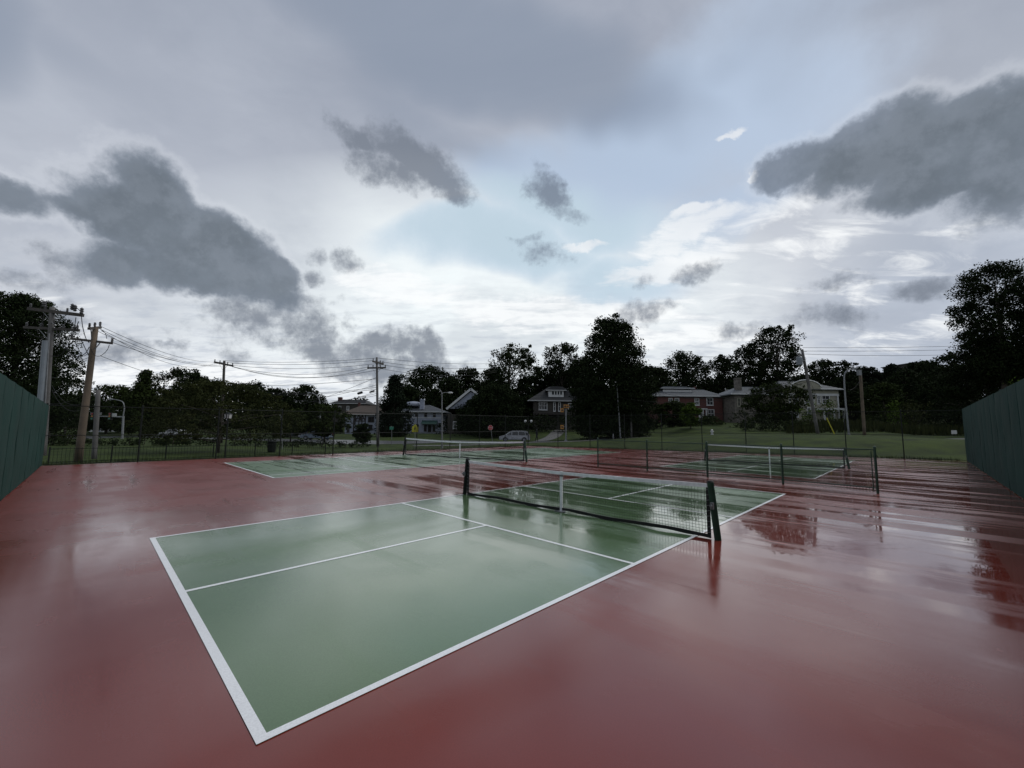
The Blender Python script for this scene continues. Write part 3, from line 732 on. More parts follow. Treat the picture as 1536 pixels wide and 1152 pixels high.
def tree(px, topy, wpx, d, shape, m, label, basepx=None, low=0.22, dens=1.0, leaf=None, name='tree', group=None, clump=None, gapy=1.0, cat='tree', seed=None):
    """a tree whose trunk stands at distance d in the direction of column px and whose top reaches row topy"""
    S_ = d/F; c = at(px, 640, d); zb = T(c.x, c.y); top = at(px, topy, d).z; Ht = top-zb; W = wpx*S_
    rs = np.random.RandomState(seed if seed is not None else int(px*7+topy*3+d))
    root = thing(name, label, cat, (c.x, c.y, zb-0.05), 0, group)
    zl = Ht*low; Hc = Ht-zl
    cr = clump or max(0.35, 0.075*(W+Hc)/2*1.3)
    n = int(dens*(62 if shape != 'airy' else 46)*max(1, (Hc/max(W, .1)))**0.7*max(1, (W*Hc/(cr*cr*60)))**0.8)
    n = min(n, 430)
    pts, rad = crown_points(shape, W-cr*0.9, Hc-cr*0.8, n, rs)
    pts = [(x, y, z+zl+cr*0.1) for x, y, z in pts]
    rad = [r*cr for r in rad]
    lf = leaf or max(0.13, d*0.0045)
    per = int(min(150, max(44, 4.8*(cr/lf)**2)))
    # a few outlying sprays so the outline is uneven
    for _ in range(int(n*0.18)):
        i = rs.randint(len(pts)); x, y, z = pts[i]; k = rs.uniform(1.05, 1.2)
        pts.append((x*k, y*k, min(Ht*1.0, zl+(z-zl)*rs.uniform(1.0, 1.06)))); rad.append(cr*rs.uniform(0.3, 0.55))
    V = leaf_cloud(pts, rad, per, lf, rs.randint(1 << 30), 0.75)
    LEAFBUDGET[0] += len(V)//2
    leaf_object('crown', V, m, root)
    m_ = MB(); tr = max(0.07, Ht*0.018)
    lean = [rs.uniform(-0.02, 0.02)*Ht for _ in range(2)]
    spine = [(0, 0, -0.2), (lean[0]*.3, lean[1]*.3, Ht*0.2), (lean[0], lean[1], Ht*0.5), (lean[0]*0.6, lean[1]*0.6, Ht*0.88)]
    m_.tube(spine, [tr*1.35, tr, tr*0.7, tr*0.15], 8)
    trunk = m_.build('trunk', 'bark', root, smooth=True)
    m_ = MB()
    for i in rs.choice(len(pts), min(len(pts), 16), replace=False):
        x, y, z = pts[i]; z0 = max(Ht*0.15, min(z*0.7, Ht*0.6)); f = z0/Ht
        m_.tube([(lean[0]*f, lean[1]*f, z0), (x*0.5, y*0.5, lerp(z0, z, 0.6)), (x, y, z)], [tr*0.45, tr*0.28, tr*0.08], 5, False)
    m_.build('limbs', 'bark', root, smooth=True)
    return root
def bush(px, topy, wpx, d, m, label, basey=None, leaf=None, dens=1.0, name='bush', group=None):
    S_ = d/F; c = at(px, 640, d); zb = T(c.x, c.y); Ht = max(0.4, at(px, topy, d).z-zb); W = wpx*S_
    rs = np.random.RandomState(int(px*5+topy*11)); root = thing(name, label, 'bush', (c.x, c.y, zb-0.05), 0, group)
    cr = max(0.22, 0.16*(W+Ht)/2); pts, rad = crown_points('dome', max(0.2, W-cr), max(0.2, Ht-cr*0.7), int(26*dens*max(1, W/Ht/1.5)), rs)
    lf = leaf or max(0.10, d*0.0040); per = int(min(120, max(24, 3.0*(cr/lf)**2)))
    V = leaf_cloud(pts, [r*cr for r in rad], per, lf, rs.randint(1 << 30), 0.85); V[:, 2] = np.maximum(V[:, 2], -0.02)
    leaf_object('foliage', V, m, root); LEAFBUDGET[0] += len(V)//2
    m_ = MB()
    for k in range(5): a = k*1.3; m_.tube([(0.05*cos(a), 0.05*sin(a), -0.1), (W*0.2*cos(a), W*0.2*sin(a), Ht*0.6)], [0.03, 0.01], 5, False)
    m_.build('stems', 'bark', root)
    return root

TREES = [
 # px, top, width, dist, shape, material, label, low, dens
 (8, 436, 165, 36, 'dome', 'leaf_dark', 'tall dark tree at the far left edge behind the grey utility pole', 0.12, 2.6),
 (72, 512, 78, 42, 'round', 'leaf_dark', 'dark tree with sky showing through, right of the grey utility pole', 0.18, 0.9),
 (-70, 425, 160, 34, 'dome', 'leaf_dark', 'dark tree beyond the left edge above the green windscreen', 0.1, 1.0),
 (118, 588, 90, 78, 'dome', 'leaf_dark', 'low dark tree behind the brown wooden utility pole', 0.1, 1.0),
 (160, 575, 80, 84, 'round', 'leaf_mid', 'dark tree behind the curved street light at left', 0.1, 1.0),
 (212, 553, 74, 74, 'cone', 'leaf_mid', 'pointed bushy tree left of the twin round crowns', 0.06, 1.5),
 (262, 549, 84, 80, 'round', 'leaf_dark', 'tall round crown left of the distant crossarm pole', 0.12, 1.4),
 (296, 562, 60, 86, 'round', 'leaf_dark', 'smaller round crown just left of the distant crossarm pole', 0.12, 1.1),
 (376, 570, 74, 78, 'round', 'leaf_dark', 'round dark tree just right of the distant crossarm pole', 0.12, 1.2),
 (412, 580, 66, 80, 'round', 'leaf_dark', 'dark tree behind the walking-signal post', 0.12, 1.1),
 (456, 575, 72, 84, 'dome', 'leaf_dark', 'domed dark tree behind the thin street light left of the half timbered house', 0.1, 1.3),
 (488, 604, 66, 62, 'round', 'leaf_mid', 'low spreading tree in front of the half timbered house', 0.2, 1.0),
 (437, 612, 60, 60, 'round', 'leaf_mid', 'small leafy street tree above the parked cars at left', 0.25, 0.9),
 (590, 560, 66, 82, 'cone', 'leaf_conifer', 'narrow spiky conifer between the half timbered and the pale blue house', 0.03, 1.6),
 (640, 545, 116, 122, 'dome', 'leaf_dark', 'broad dark tree rising behind the pale blue house', 0.1, 1.5),
 (700, 550, 62, 118, 'round', 'leaf_dark', 'dark crown between the broad tree and the open topped tree', 0.1, 1.1),
 (722, 572, 64, 104, 'round', 'leaf_dark', 'round tree above the gabled ivy house', 0.12, 1.1),
 (764, 515, 104, 100, 'airy', 'leaf_dark', 'tall open topped tree with sky showing between its branches', 0.12, 1.5),
 (744, 572, 104, 78, 'dome', 'leaf_dark', 'dark drooping tree in front of the gabled house', 0.02, 2.0),
 (790, 590, 60, 96, 'round', 'leaf_dark', 'dark tree left of the brown house with the dormer', 0.1, 1.1),
 (842, 512, 66, 104, 'airy', 'leaf_dark', 'thin airy tree left of the largest tree', 0.2, 1.5),
 (818, 545, 46, 112, 'airy', 'leaf_dark', 'small sparse tree above the brown house', 0.2, 0.8),
 (918, 474, 106, 62, 'spire', 'leaf_dark', 'largest dark tree, tapering to a ragged top in the middle of the view', 0.02, 2.6),
 (958, 540, 62, 66, 'round', 'leaf_dark', 'lower shoulder tree on the right side of the largest tree', 0.05, 1.2),
 (884, 560, 60, 66, 'round', 'leaf_dark', 'lower shoulder tree on the left side of the largest tree', 0.05, 1.2),
 (1028, 524, 88, 118, 'dome', 'leaf_dark', 'broad dark crown behind the brick house roof', 0.1, 1.4),
 (1088, 531, 74, 116, 'round', 'leaf_dark', 'round crown behind the gap right of the brick house', 0.1, 1.2),
 (990, 560, 60, 110, 'round', 'leaf_mid', 'small crown left of the brick house roof', 0.1, 1.0),
 (1170, 490, 82, 102, 'airy', 'leaf_dark', 'tall round topped tree beside the leaning pole with transformer', 0.25, 1.7),
 (1130, 515, 66, 106, 'round', 'leaf_dark', 'dark crown on the left shoulder of the tall round topped tree', 0.12, 1.2),
 (1250, 538, 76, 112, 'round', 'leaf_dark', 'dark tree behind the cream house roof', 0.1, 1.3),
 (1302, 548, 66, 108, 'dome', 'leaf_conifer', 'bushy dark tree behind the short pole with a grey box', 0.06, 1.3),
 (1345, 545, 70, 104, 'cone', 'leaf_conifer', 'pointed dark tree on the right bank', 0.05, 1.5),
 (1392, 540, 84, 100, 'dome', 'leaf_dark', 'wide dark tree on the right bank below the wires', 0.05, 1.4),
 (1440, 528, 74, 92, 'round', 'leaf_dark', 'dark tree left of the tallest right hand tree', 0.05, 1.3),
 (1512, 392, 112, 54, 'airy', 'leaf_dark', 'tallest tree at the right edge with layered branches', 0.3, 2.0),
 (1490, 500, 120, 58, 'dome', 'leaf_dark', 'dense lower tree below the tallest right hand tree', 0.02, 1.7),
 (1600, 430, 130, 50, 'dome', 'leaf_dark', 'dark tree beyond the right edge above the windscreen', 0.1, 1.1),
 (1163, 572, 84, 70, 'round', 'leaf_mid', 'dark leafy tree standing in front of the cream house', 0.1, 1.6),
 (1010, 600, 50, 74, 'round', 'leaf_mid', 'small dark green tree at the left corner of the brick house', 0.12, 1.2),
 (1330, 572, 70, 80, 'dome', 'leaf_mid', 'mid green tree behind the street light at right', 0.03, 1.2),
 (1366, 552, 84, 88, 'dome', 'leaf_dark', 'dark tree below the flat roofed building on the right bank', 0.03, 1.2),
 (1424, 548, 84, 80, 'dome', 'leaf_dark', 'dark tree between the flat roofed building and the tallest right hand tree', 0.03, 1.3),
 (1276, 560, 70, 90, 'dome', 'leaf_dark', 'dark tree filling the space right of the cream house', 0.03, 1.2),
 (668, 566, 74, 108, 'dome', 'leaf_dark', 'dark crown filling the gap right of the broad tree', 0.03, 1.6),
 (608, 575, 60, 106, 'dome', 'leaf_dark', 'dark crown joining the spiky conifer to the broad tree', 0.03, 1.5),
 (880, 530, 70, 96, 'dome', 'leaf_dark', 'dark crown behind the left side of the largest tree', 0.03, 1.6),
 (984, 548, 66, 100, 'dome', 'leaf_dark', 'dark crown behind the right side of the largest tree', 0.03, 1.5),
 (1212, 560, 70, 112, 'dome', 'leaf_dark', 'dark crown behind the leaning pole above the cream house roof', 0.03, 1.3),
 (722, 590, 66, 82, 'dome', 'leaf_dark', 'dark tree hiding the right half of the gabled house', 0.02, 2.0),
 (736, 550, 74, 110, 'dome', 'leaf_dark', 'dark crown just left of the tall open topped tree', 0.05, 1.3),
 (797, 562, 74, 110, 'dome', 'leaf_dark', 'dark crown behind the left part of the brown house roof', 0.05, 1.3),
 (852, 552, 64, 110, 'dome', 'leaf_dark', 'dark crown between the brown house and the largest tree', 0.05, 1.3),
 (676, 562, 60, 112, 'dome', 'leaf_dark', 'dark crown above the roof edge of the gabled house', 0.05, 1.3),
 (60, 585, 90, 60, 'dome', 'leaf_dark', 'dark shrubby tree just above the end of the left windscreen', 0.02, 1.1),
 (188, 595, 80, 90, 'dome', 'leaf_dark', 'dark tree behind the traffic signal arm', 0.05, 1.0),
]
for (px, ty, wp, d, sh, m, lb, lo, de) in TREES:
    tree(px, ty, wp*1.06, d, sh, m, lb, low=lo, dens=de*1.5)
tree(330, 567, 226, 29.5, 'dome', 'leaf_olive', 'low wide tree with a short dark trunk just outside the left fence', low=0.2, dens=3.6, leaf=0.12, clump=0.45)
tree(545, 634, 25, 58, 'round', 'leaf_dark', 'small clipped lollipop tree in front of the half timbered house', low=0.2, dens=1.3)
tree(1036, 603, 30, 66, 'round', 'leaf_light', 'bright green young tree in front of the brick house', low=0.15, dens=1.0)
BUSH = [
 (1113, 612, 44, 66, 'leaf_mid', 'leafy bush before the stone wing of the cream house'), (1215, 598, 34, 62, 'leaf_light', 'bright green bush just left of the leaning pole, before the cream house'),
 (1246, 596, 38, 64, 'leaf_light', 'bright green bush right of the leaning pole before the cream house'), (1140, 625, 60, 60, 'leaf_dark', 'dark bushes below the leafy tree before the cream house'),
 (1372, 598, 74, 74, 'leaf_olive', 'rounded olive bush on the right bank'), (1345, 600, 34, 70, 'leaf_light', 'yellow green bush left of the rounded olive bush'), (1310, 622, 60, 66, 'leaf_mid', 'low bush behind the short pole with a grey box'),
 (1418, 612, 60, 68, 'leaf_dark', 'dark bush by the end of the right windscreen'), (1531, 556, 40, 24, 'leaf_light', 'bright green branch tips above the right windscreen'),
 (1060, 622, 54, 82, 'leaf_mid', 'low hedge in front of the brick house wall'), (985, 625, 60, 76, 'leaf_dark', 'dark shrubs left of the brick house'), (856, 620, 64, 82, 'leaf_dark', 'dark shrubs in front of the brown dormer house'),
 (812, 619, 66, 84, 'leaf_dark', 'dark shrubs below the brown house windows'), (730, 632, 90, 78, 'leaf_dark', 'dark shrubs at the foot of the gabled house'), (98, 640, 46, 40, 'leaf_mid', 'rounded bush beside the end of the left windscreen'),
 (264, 657, 44, 42, 'leaf_mid', 'low grey green bush behind the picket fence'), (670, 628, 44, 88, 'leaf_dark', 'dark bush between the pale blue house and the gabled house'), (590, 640, 40, 80, 'leaf_dark', 'dark bushes at the foot of the spiky conifer'),
 (940, 634, 80, 66, 'leaf_dark', 'dark undergrowth below the largest tree'), (1185, 628, 60, 58, 'leaf_mid', 'bush left of the leaning pole foot'), (1030, 628, 40, 72, 'leaf_mid', 'low green bush beneath the bright young tree'),
]
for (px, ty, wp, d, m, lb) in BUSH: bush(px, ty, wp, d, m, lb)

# far wood behind everything: reads as one mass
rs = np.random.RandomState(11); pts = []; rad = []
prof = [(-500, 560), (-200, 560), (0, 585), (100, 592), (200, 585), (300, 582), (400, 590), (480, 602), (520, 606), (570, 603), (620, 585), (700, 583), (790, 592), (860, 585), (960, 575), (1000, 572), (1090, 566), (1200, 566), (1300, 566), (1400, 556), (1500, 545), (1700, 520), (2200, 500)]
for i in range(1700):
    px = rs.uniform(-500, 2200); ty = np.interp(px, [a for a, b_ in prof], [b_ for a, b_ in prof]) - 3 + 6*sin(px*0.09)+4*sin(px*0.23)
    d = rs.uniform(132, 150); a = at(px, ty+4, d); zg = T(a.x, a.y); z = a.z-1.5-(a.z-1.5-zg)*rs.uniform(0, 1)**1.4
    pts.append((a.x, a.y, z)); rad.append(rs.uniform(2.2, 3.8))
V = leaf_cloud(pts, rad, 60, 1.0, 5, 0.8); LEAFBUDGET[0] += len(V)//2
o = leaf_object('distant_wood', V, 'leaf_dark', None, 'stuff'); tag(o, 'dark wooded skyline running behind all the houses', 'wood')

# clipped hedges
def hedge(label, pts, w_, h, m='leaf_dark'):
    root = thing('hedge', label, 'hedge', (pts[0].x, pts[0].y, T(pts[0].x, pts[0].y)), 0); o0 = Vector(root.location)
    c, r = [], []; rs = np.random.RandomState(int(pts[0].x*10) & 0xffff)
    for a, b_ in zip(pts[:-1], pts[1:]):
        n = int((b_-a).length/0.45)
        for i in range(n):
            p = a.lerp(b_, i/n); z = T(p.x, p.y)
            for k in range(4): c.append((p.x-o0.x+rs.uniform(-w_/2, w_/2), p.y-o0.y+rs.uniform(-w_/2, w_/2), z-o0.z+rs.uniform(0.1, h-0.22))); r.append(0.3)
    V = leaf_cloud(c, r, 22, 0.15, 3, 0.8); LEAFBUDGET[0] += len(V)//2
    leaf_object('foliage', V, m, root)
    m_ = MB()
    for a, b_ in zip(pts[:-1], pts[1:]):
        n = max(1, int((b_-a).length/1.0))
        for i in range(n):
            p = a.lerp(b_, i/n); z = T(p.x, p.y)-o0.z; m_.tube([(p.x-o0.x, p.y-o0.y, z-0.1), (p.x-o0.x+0.1, p.y-o0.y, z+h*0.7)], 0.03, 5, False)
    m_.build('stems', 'bark', root, kind='stuff')
hedge('long clipped dark hedge behind the picket fence at left', [xy(55, 36), xy(150, 36.5), xy(260, 38), xy(335, 39.5)], 1.0, 0.85)
hedge('clipped hedge between the wide tree and the tall bare pole', [xy(352, 39.5), xy(430, 41), xy(500, 42.5), xy(556, 44)], 1.1, 0.95)

# tall meadow grass on the right bank, one patch
rs = np.random.RandomState(3); c = []
for i in range(5200):
    px = rs.uniform(1180, 1560); d = rs.uniform(54, 66); p = at(px, 650, d); c.append((p.x, p.y, T(p.x, p.y)))
c = np.array(c); N = len(c); hh = rs.uniform(0.4, 1.25, N); dx = rs.uniform(-0.25, 0.25, N); wd = rs.uniform(0.05, 0.11, N); a = rs.uniform(0, pi, N)
ex = np.stack([np.cos(a)*wd, np.sin(a)*wd, 0*a], 1); tip = c+np.stack([dx, dx*0.4, hh], 1)
V = np.stack([c-ex, c+ex, tip+ex*0.3, tip-ex*0.3], 1).reshape(-1, 3)
tag(leaf_object('tall_grass', V, 'leaf_olive', None, 'stuff'), 'uncut meadow grass on the bank behind the leaning pole', 'grass')
# unmown fringe along the fence foot
c = []
for a, b_ in zip(FP[:-1], FP[1:]):
    for k in range(230):
        p = a.lerp(b_, rs.uniform()); n_ = Vector((-(b_-a).y, (b_-a).x, 0)).normalized(); p = p+n_*rs.uniform(0.42, 1.6); c.append((p.x, p.y, T(p.x, p.y)))
c = np.array(c); N = len(c); hh = rs.uniform(0.06, 0.22, N); wd = rs.uniform(0.008, 0.02, N); a = rs.uniform(0, pi, N); dx = rs.uniform(-0.06, 0.06, N)
ex = np.stack([np.cos(a)*wd, np.sin(a)*wd, 0*a], 1); tip = c+np.stack([dx, dx*0.4, hh], 1)
V = np.stack([c-ex, c+ex, tip+ex*0.3, tip-ex*0.3], 1).reshape(-1, 3)
tag(leaf_object('grass_fringe', V, 'grass', None, 'stuff'), 'unmown grass fringe along the foot of the tall fence', 'grass')

# ------------------------------------------------------------------ houses
class House:
    """front wall in a plane facing the courts at distance d; features are given by where they sit on that wall"""
    def __init__(s, label, pxc, basepy, d, rz=0.0, cat='house', name='house'):
        s.d = d; p = at(pxc, basepy, d); s.o = Vector((p.x, p.y, min(p.z, T(p.x, p.y))-0.3)); s.rz = rz
        s.root = thing(name, label, cat, s.o, rz)
    def X(s, px, py=610): return (at(px, py, s.d)-s.o).x
    def Z(s, py, px=None): return (at(768 if px is None else px, py, s.d)-s.o).z
    def body(s, px0, px1, pytop, depth, m, y0=0.0, name='wall', pybase=None):
        pc = (px0+px1)/2; b_ = MB(); b_.box(s.X(px0), s.X(px1), y0, y0+depth, 0.0 if pybase is None else s.Z(pybase, pc), s.Z(pytop, pc))
        s.w = b_.build(name, m, s.root); return s.w
    def hip(s, px0, px1, pye, pyr, rx0, rx1, depth, m, over=0.5, y0=0.0, name='roof'):
        pc = (px0+px1)/2; x0, x1 = s.X(px0)-over, s.X(px1)+over; y0_, y1 = y0-over, y0+depth+over; ze, zr = s.Z(pye, pc), s.Z(pyr, pc); ym = (y0_+y1)/2
        a, b_ = s.X(rx0), s.X(rx1); q = MB()
        th = 0.22
        q.add([(x0, y0_, ze), (x1, y0_, ze), (x1, y1, ze), (x0, y1, ze), (a, ym, zr), (b_, ym, zr), (x0, y0_, ze-th), (x1, y0_, ze-th), (x1, y1, ze-th), (x0, y1, ze-th)],
              [(0, 1, 5, 4), (1, 2, 5), (2, 3, 4, 5), (3, 0, 4), (0, 6, 7, 1), (1, 7, 8, 2), (2, 8, 9, 3), (3, 9, 6, 0), (6, 9, 8, 7)])
        r = fixn(q.build(name, m, s.root))
        g = MB(); g.bar((x0, y0_-0.06, ze-0.08), (x1, y0_-0.06, ze-0.08), 0.12); g.build('gutter', 'white', r)
        g = MB(); g.bar((a, ym, zr+0.03), (b_, ym, zr+0.03), 0.22, 0.1); g.build('ridge', m, r)
        # courses of shingles stand proud of one another
        sh = MB(); nrow = 9
        for i in range(1, nrow):
            t = i/nrow; z = ze+(zr-ze)*t; y = y0_+(ym-y0_)*t; xa = x0+(a-x0)*t; xb = x1+(b_-x1)*t
            sh.bar((xa+0.05, y-0.02, z+0.02), (xb-0.05, y-0.02, z+0.02), 0.07, 0.05)
        sh.build('shingle_courses', m, r, kind='stuff')
        return r
    def win(s, px0, px1, py0, py1, m='white', y=0.0, muntin=(1, 1), fr=0.13, name='window', sill=True):
        pc = (px0+px1)/2; x0, x1 = s.X(px0), s.X(px1); z0, z1 = s.Z(py1, pc), s.Z(py0, pc); q = MB(); yo = y
        q.box(x0, x0+fr, yo-0.09, yo+0.02, z0, z1); q.box(x1-fr, x1, yo-0.09, yo+0.02, z0, z1)
        q.box(x0+fr, x1-fr, yo-0.088, yo+0.02, z0, z0+fr); q.box(x0+fr, x1-fr, yo-0.088, yo+0.02, z1-fr, z1)
        w_ = q.build(name, m, s.root)
        g = MB(); g.box(x0+fr, x1-fr, yo-0.025, yo+0.01, z0+fr, z1-fr); g.build('pane', 'glass', w_)
        q = MB()
        for i in range(1, muntin[0]+1):
            x = lerp(x0+fr, x1-fr, i/(muntin[0]+1)); q.box(x-0.03, x+0.03, yo-0.06, yo-0.026, z0+fr, z1-fr)
        for i in range(1, muntin[1]+1):
            z = lerp(z0+fr, z1-fr, i/(muntin[1]+1)); q.box(x0+fr, x1-fr, yo-0.065, yo-0.027, z-0.035, z+0.035)
        if q.v: q.build('sash', m, w_)
        if sill: q = MB(); q.box(x0-0.06, x1+0.06, yo-0.16, yo, z0-0.08, z0-0.002); q.build('sill', m, w_)
        return w_
    def chimney(s, px0, px1, py0, pybase, y, m='brick', parent=None):
        pc = (px0+px1)/2; q = MB(); x0, x1 = s.X(px0), s.X(px1); z0, z1 = s.Z(pybase, pc), s.Z(py0, pc)
        q.box(x0, x1, y, y+(x1-x0)*0.8, z0, z1-0.3); c = q.build('chimney', m, s.root)
        q = MB(); q.box(x0-0.08, x1+0.08, y-0.08, y+(x1-x0)*0.8+0.08, z1-0.298, z1-0.12); q.box(x0+0.1, x1-0.1, y+0.1, y+(x1-x0)*0.8-0.1, z1-0.118, z1); q.build('chimney_cap', m, c); return c

# red brick house
h = House('red brick house with grey hip roof and white framed windows', 1040, 634, 92)
h.body(987, 1084, 594.5, 9.0, 'brick'); h.hip(983, 1086, 594, 582, 1000, 1071, 9.0, 'roofgrey')
q = MB(); q.box(h.X(1002), h.X(1046), 2.6, 6.4, h.Z(584), h.Z(580.5)); q.build('monitor_wall', 'white', h.root)
h.hip(1001, 1047, 580.5, 577.5, 1006, 1042, 3.8, 'roofgrey', 0.4, 2.6)
for a in ((1012, 1019, 597, 608), (1042, 1049, 597, 608), (1060, 1070, 596.5, 608), (1061, 1071, 614, 627), (1022, 1029, 613, 626), (1003, 1009, 597, 608)): h.win(*a)
q = MB(); q.box(h.X(1044), h.X(1057), -1.3, 0, h.Z(611.5), h.Z(610)); p_ = q.build('porch_roof', 'white', h.root)
for px in (1045.2, 1051, 1055.7):
    q = MB(); q.lathe((h.X(px), -1.1, h.Z(629.5)), [(0.2, 0), (0.2, 0.15), (0.15, 0.2), (0.12, h.Z(611.5)-h.Z(629.5)-0.15), (0.18, h.Z(611.5)-h.Z(629.5)-0.02)], 10); q.build('column', 'white', h.root)
q = MB(); q.box(h.X(1048.5), h.X(1053.5), -0.04, 0.0, h.Z(629), h.Z(614)); dd_ = q.build('door', 'white', h.root)
q = MB(); q.box(h.X(1050), h.X(1052), -0.06, -0.041, h.Z(622), h.Z(616)); q.build('door_pane', 'glass', dd_)
q = MB(); q.box(h.X(1043), h.X(1058), -1.6, -0.001, h.Z(632), h.Z(629.8)); q.build('step', 'concrete', h.root)
h.chimney(1060, 1063, 576, 586, 6, 'brick')

# cream house with a stone wing
h = House('cream house with arched gable, grey roof and a stone wing with chimney', 1190, 636, 86)
h.body(1183, 1259, 583.5, 11, 'cream'); h.hip(1178, 1261, 583.5, 568, 1196, 1236, 11, 'roofgrey', 0.6)
h.body(1108, 1182.8, 590.5, 8, 'stone', 1.5, 'stone_wing'); h.hip(1105, 1180, 590.5, 577, 1128, 1170, 8, 'roofgrey', 0.6, 1.5, 'wing_roof')
h.chimney(1117.5, 1126, 564, 590, 3.0, 'stone')
q = MB(); zz = h.Z(583, 1205); w2 = h.X(1228)-h.X(1184); x0 = h.X(1184)
poly = [(x0, zz-0.1), (x0+w2, zz-0.1)]+[(x0+w2/2+cos(a)*w2/2, zz+sin(a)*(h.Z(571.5, 1205)-zz)) for a in [pi*k/12 for k in range(1, 12)]]
q.prism(poly, -0.9, 0.3); g_ = fixn(q.build('gable_front', 'cream', h.root))
q = MB(); pts = [(x0+w2/2+cos(a)*w2*0.52, -0.95, zz+sin(a)*(h.Z(570.8, 1205)-zz)) for a in [pi*k/12 for k in range(0, 13)]]; q.tube(pts, 0.14, 6); q.build('gable_trim', 'white', g_)
q = MB(); q.box(h.X(1183), h.X(1259), -0.14, -0.002, h.Z(589), h.Z(585.5)); q.build('frieze', 'white', h.root)
for a in ((1190, 1198, 591, 606), (1207, 1214, 591, 606), (1226, 1231, 592, 606), (1233, 1245, 592, 606), (1190, 1197, 612, 626), (1210, 1216, 611, 622), (1234, 1246, 613, 626)): h.win(*a, muntin=(1, 1))
for px in (1184.5, 1220, 1256.5):
    q = MB(); q.box(h.X(px-1.2), h.X(px+1.2), -0.22, -0.141, h.Z(634), h.Z(589.2)); q.build('pilaster', 'white', h.root)
for a in ((1112, 1117, 596, 609), (1120, 1124, 596, 609), (1130, 1138, 596, 609)): h.win(*a, y=1.5, m='cream')
q = MB(); q.box(h.X(1222), h.X(1252), -2.6, -0.23, h.Z(610.5), h.Z(608)); pr_ = q.build('porch_roof', 'white', h.root)
for px in (1223, 1237, 1251):
    q = MB(); q.box(h.X(px-0.8), h.X(px+0.8), -2.5, -2.3, h.Z(634), h.Z(610.52)); q.build('porch_post', 'white', h.root)

# brown shingled house with a dormer
h = House('brown shingled house with dark roof and a four pane white dormer', 835, 640, 92)
h.body(800, 864, 601, 9, 'brownwall'); h.hip(796, 868, 601, 577.5, 826, 848, 9, 'roofdark', 0.7)
q = MB(); q.box(h.X(823), h.X(846), 0.5, 4, h.Z(594.5), h.Z(584.8)); q.build('dormer', 'white', h.root)
h.hip(821, 848, 584.8, 578.5, 830, 840, 3.4, 'roofdark', 0.3, 0.5, 'dormer_roof')
for a in ((827.5, 832, 586, 592.5), (832, 836, 586, 592.5), (836, 840, 586, 592.5), (840, 844, 586, 592.5)): h.win(*a, y=0.5, muntin=(0, 0), fr=0.1, sill=False)
for a in ((808, 821, 602.5, 615), (852, 860, 605, 614)): h.win(*a, muntin=(2, 1))
for a in ((830, 833.4, 603, 617), (837.4, 841, 603, 617)): h.win(*a, muntin=(0, 1), name='sidelight')
q = MB(); q.box(h.X(833.6), h.X(837.2), -0.03, 0, h.Z(618), h.Z(604)); q.build('door', 'timber', h.root)
q = MB(); q.box(h.X(803), h.X(862), -2.2, -0.001, h.Z(622), h.Z(619.5)); q.build('porch_floor', 'timber', h.root)

# steep gabled house smothered in ivy
h = House('steep gabled pale house mostly hidden behind ivy and trees', 705, 652, 86)
h.body(672, 738, 622, 9, 'brownwall')
def gable_roof(h, xl, xr, pye, apx, apy, depth, m, over=0.4):
    a = (h.X(xl)-over, h.Z(pye, xl)); b_ = (h.X(apx), h.Z(apy, apx)); c = (h.X(xr)+over, h.Z(pye, xr)); th = 0.3
    q = MB(); q.prism([a, b_, c, (c[0]-0.2, c[1]-th), (b_[0], b_[1]-th*1.5), (a[0]+0.2, a[1]-th)], -over, depth); r = fixn(q.build('roof', m, h.root))
    q = MB(); q.prism([(a[0]+0.5, a[1]), (b_[0], b_[1]-0.6), (c[0]-0.5, c[1])], 0.02, 0.3); fixn(q.build('gable_wall', 'bluewhite', h.root))
    q = MB(); q.bar((a[0], -over-0.05, a[1]-0.1), (b_[0], -over-0.05, b_[1]-0.1), 0.08, 0.45); q.bar((b_[0], -over-0.05, b_[1]-0.1), (c[0], -over-0.05, c[1]-0.1), 0.08, 0.45); q.build('bargeboard', 'white', r)
    return r
gable_roof(h, 673, 742, 613, 706, 583, 9, 'roofdark')
for a in ((697, 704, 616, 624), (680, 686, 632, 643), (719, 726, 616, 624), (714, 722, 632, 643)): h.win(*a, y=0.0)
rs = np.random.RandomState(9); c = []
for i in range(150):
    px = rs.uniform(686, 738); py = rs.uniform(598+abs(px-706)*0.75, 648)
    if (696 < px < 705 and 615 < py < 625): continue
    p = at(px, py, 86)-h.o; c.append((p.x, -0.35, p.z))
V = leaf_cloud(c, [0.8]*len(c), 34, 0.3, 4, 1.0); leaf_object('ivy', V, 'leaf_dark', h.root, kind='stuff')

# pale blue stucco house
h = House('pale blue stucco house with grey roof, round turret top and green awning', 634, 653, 96)
h.body(604, 663, 617, 9, 'bluewhite'); h.hip(601, 665, 617.5, 606.5, 618, 640, 9, 'roofgrey', 0.6)
q = MB(); cx = h.X(617.5); q.lathe((cx, 2.0, h.Z(610)), [(1.75, 0), (1.75, h.Z(606.3)-h.Z(610)), (1.5, h.Z(604.4)-h.Z(610)), (0.8, h.Z(603.4)-h.Z(610)), (0.1, h.Z(603)-h.Z(610))], 16); q.build('turret_cap', 'bluewhite', h.root, smooth=True)
h.chimney(629, 635, 598.5, 614, 0.5, 'bluewhite')
for a in ((611, 618, 618.5, 626.5), (623, 627, 618.5, 624.5), (637, 641, 619, 625), (650, 654, 619, 625)): h.win(*a, m='timber', fr=0.1)
for a in ((601.5, 605.5, 637, 646), (612, 616.5, 636.5, 646), (624.5, 629, 636.5, 646.5), (637, 641, 637, 646.5), (643, 648, 638, 648), (650, 654, 638, 647)): h.win(*a, m='timber', fr=0.1)
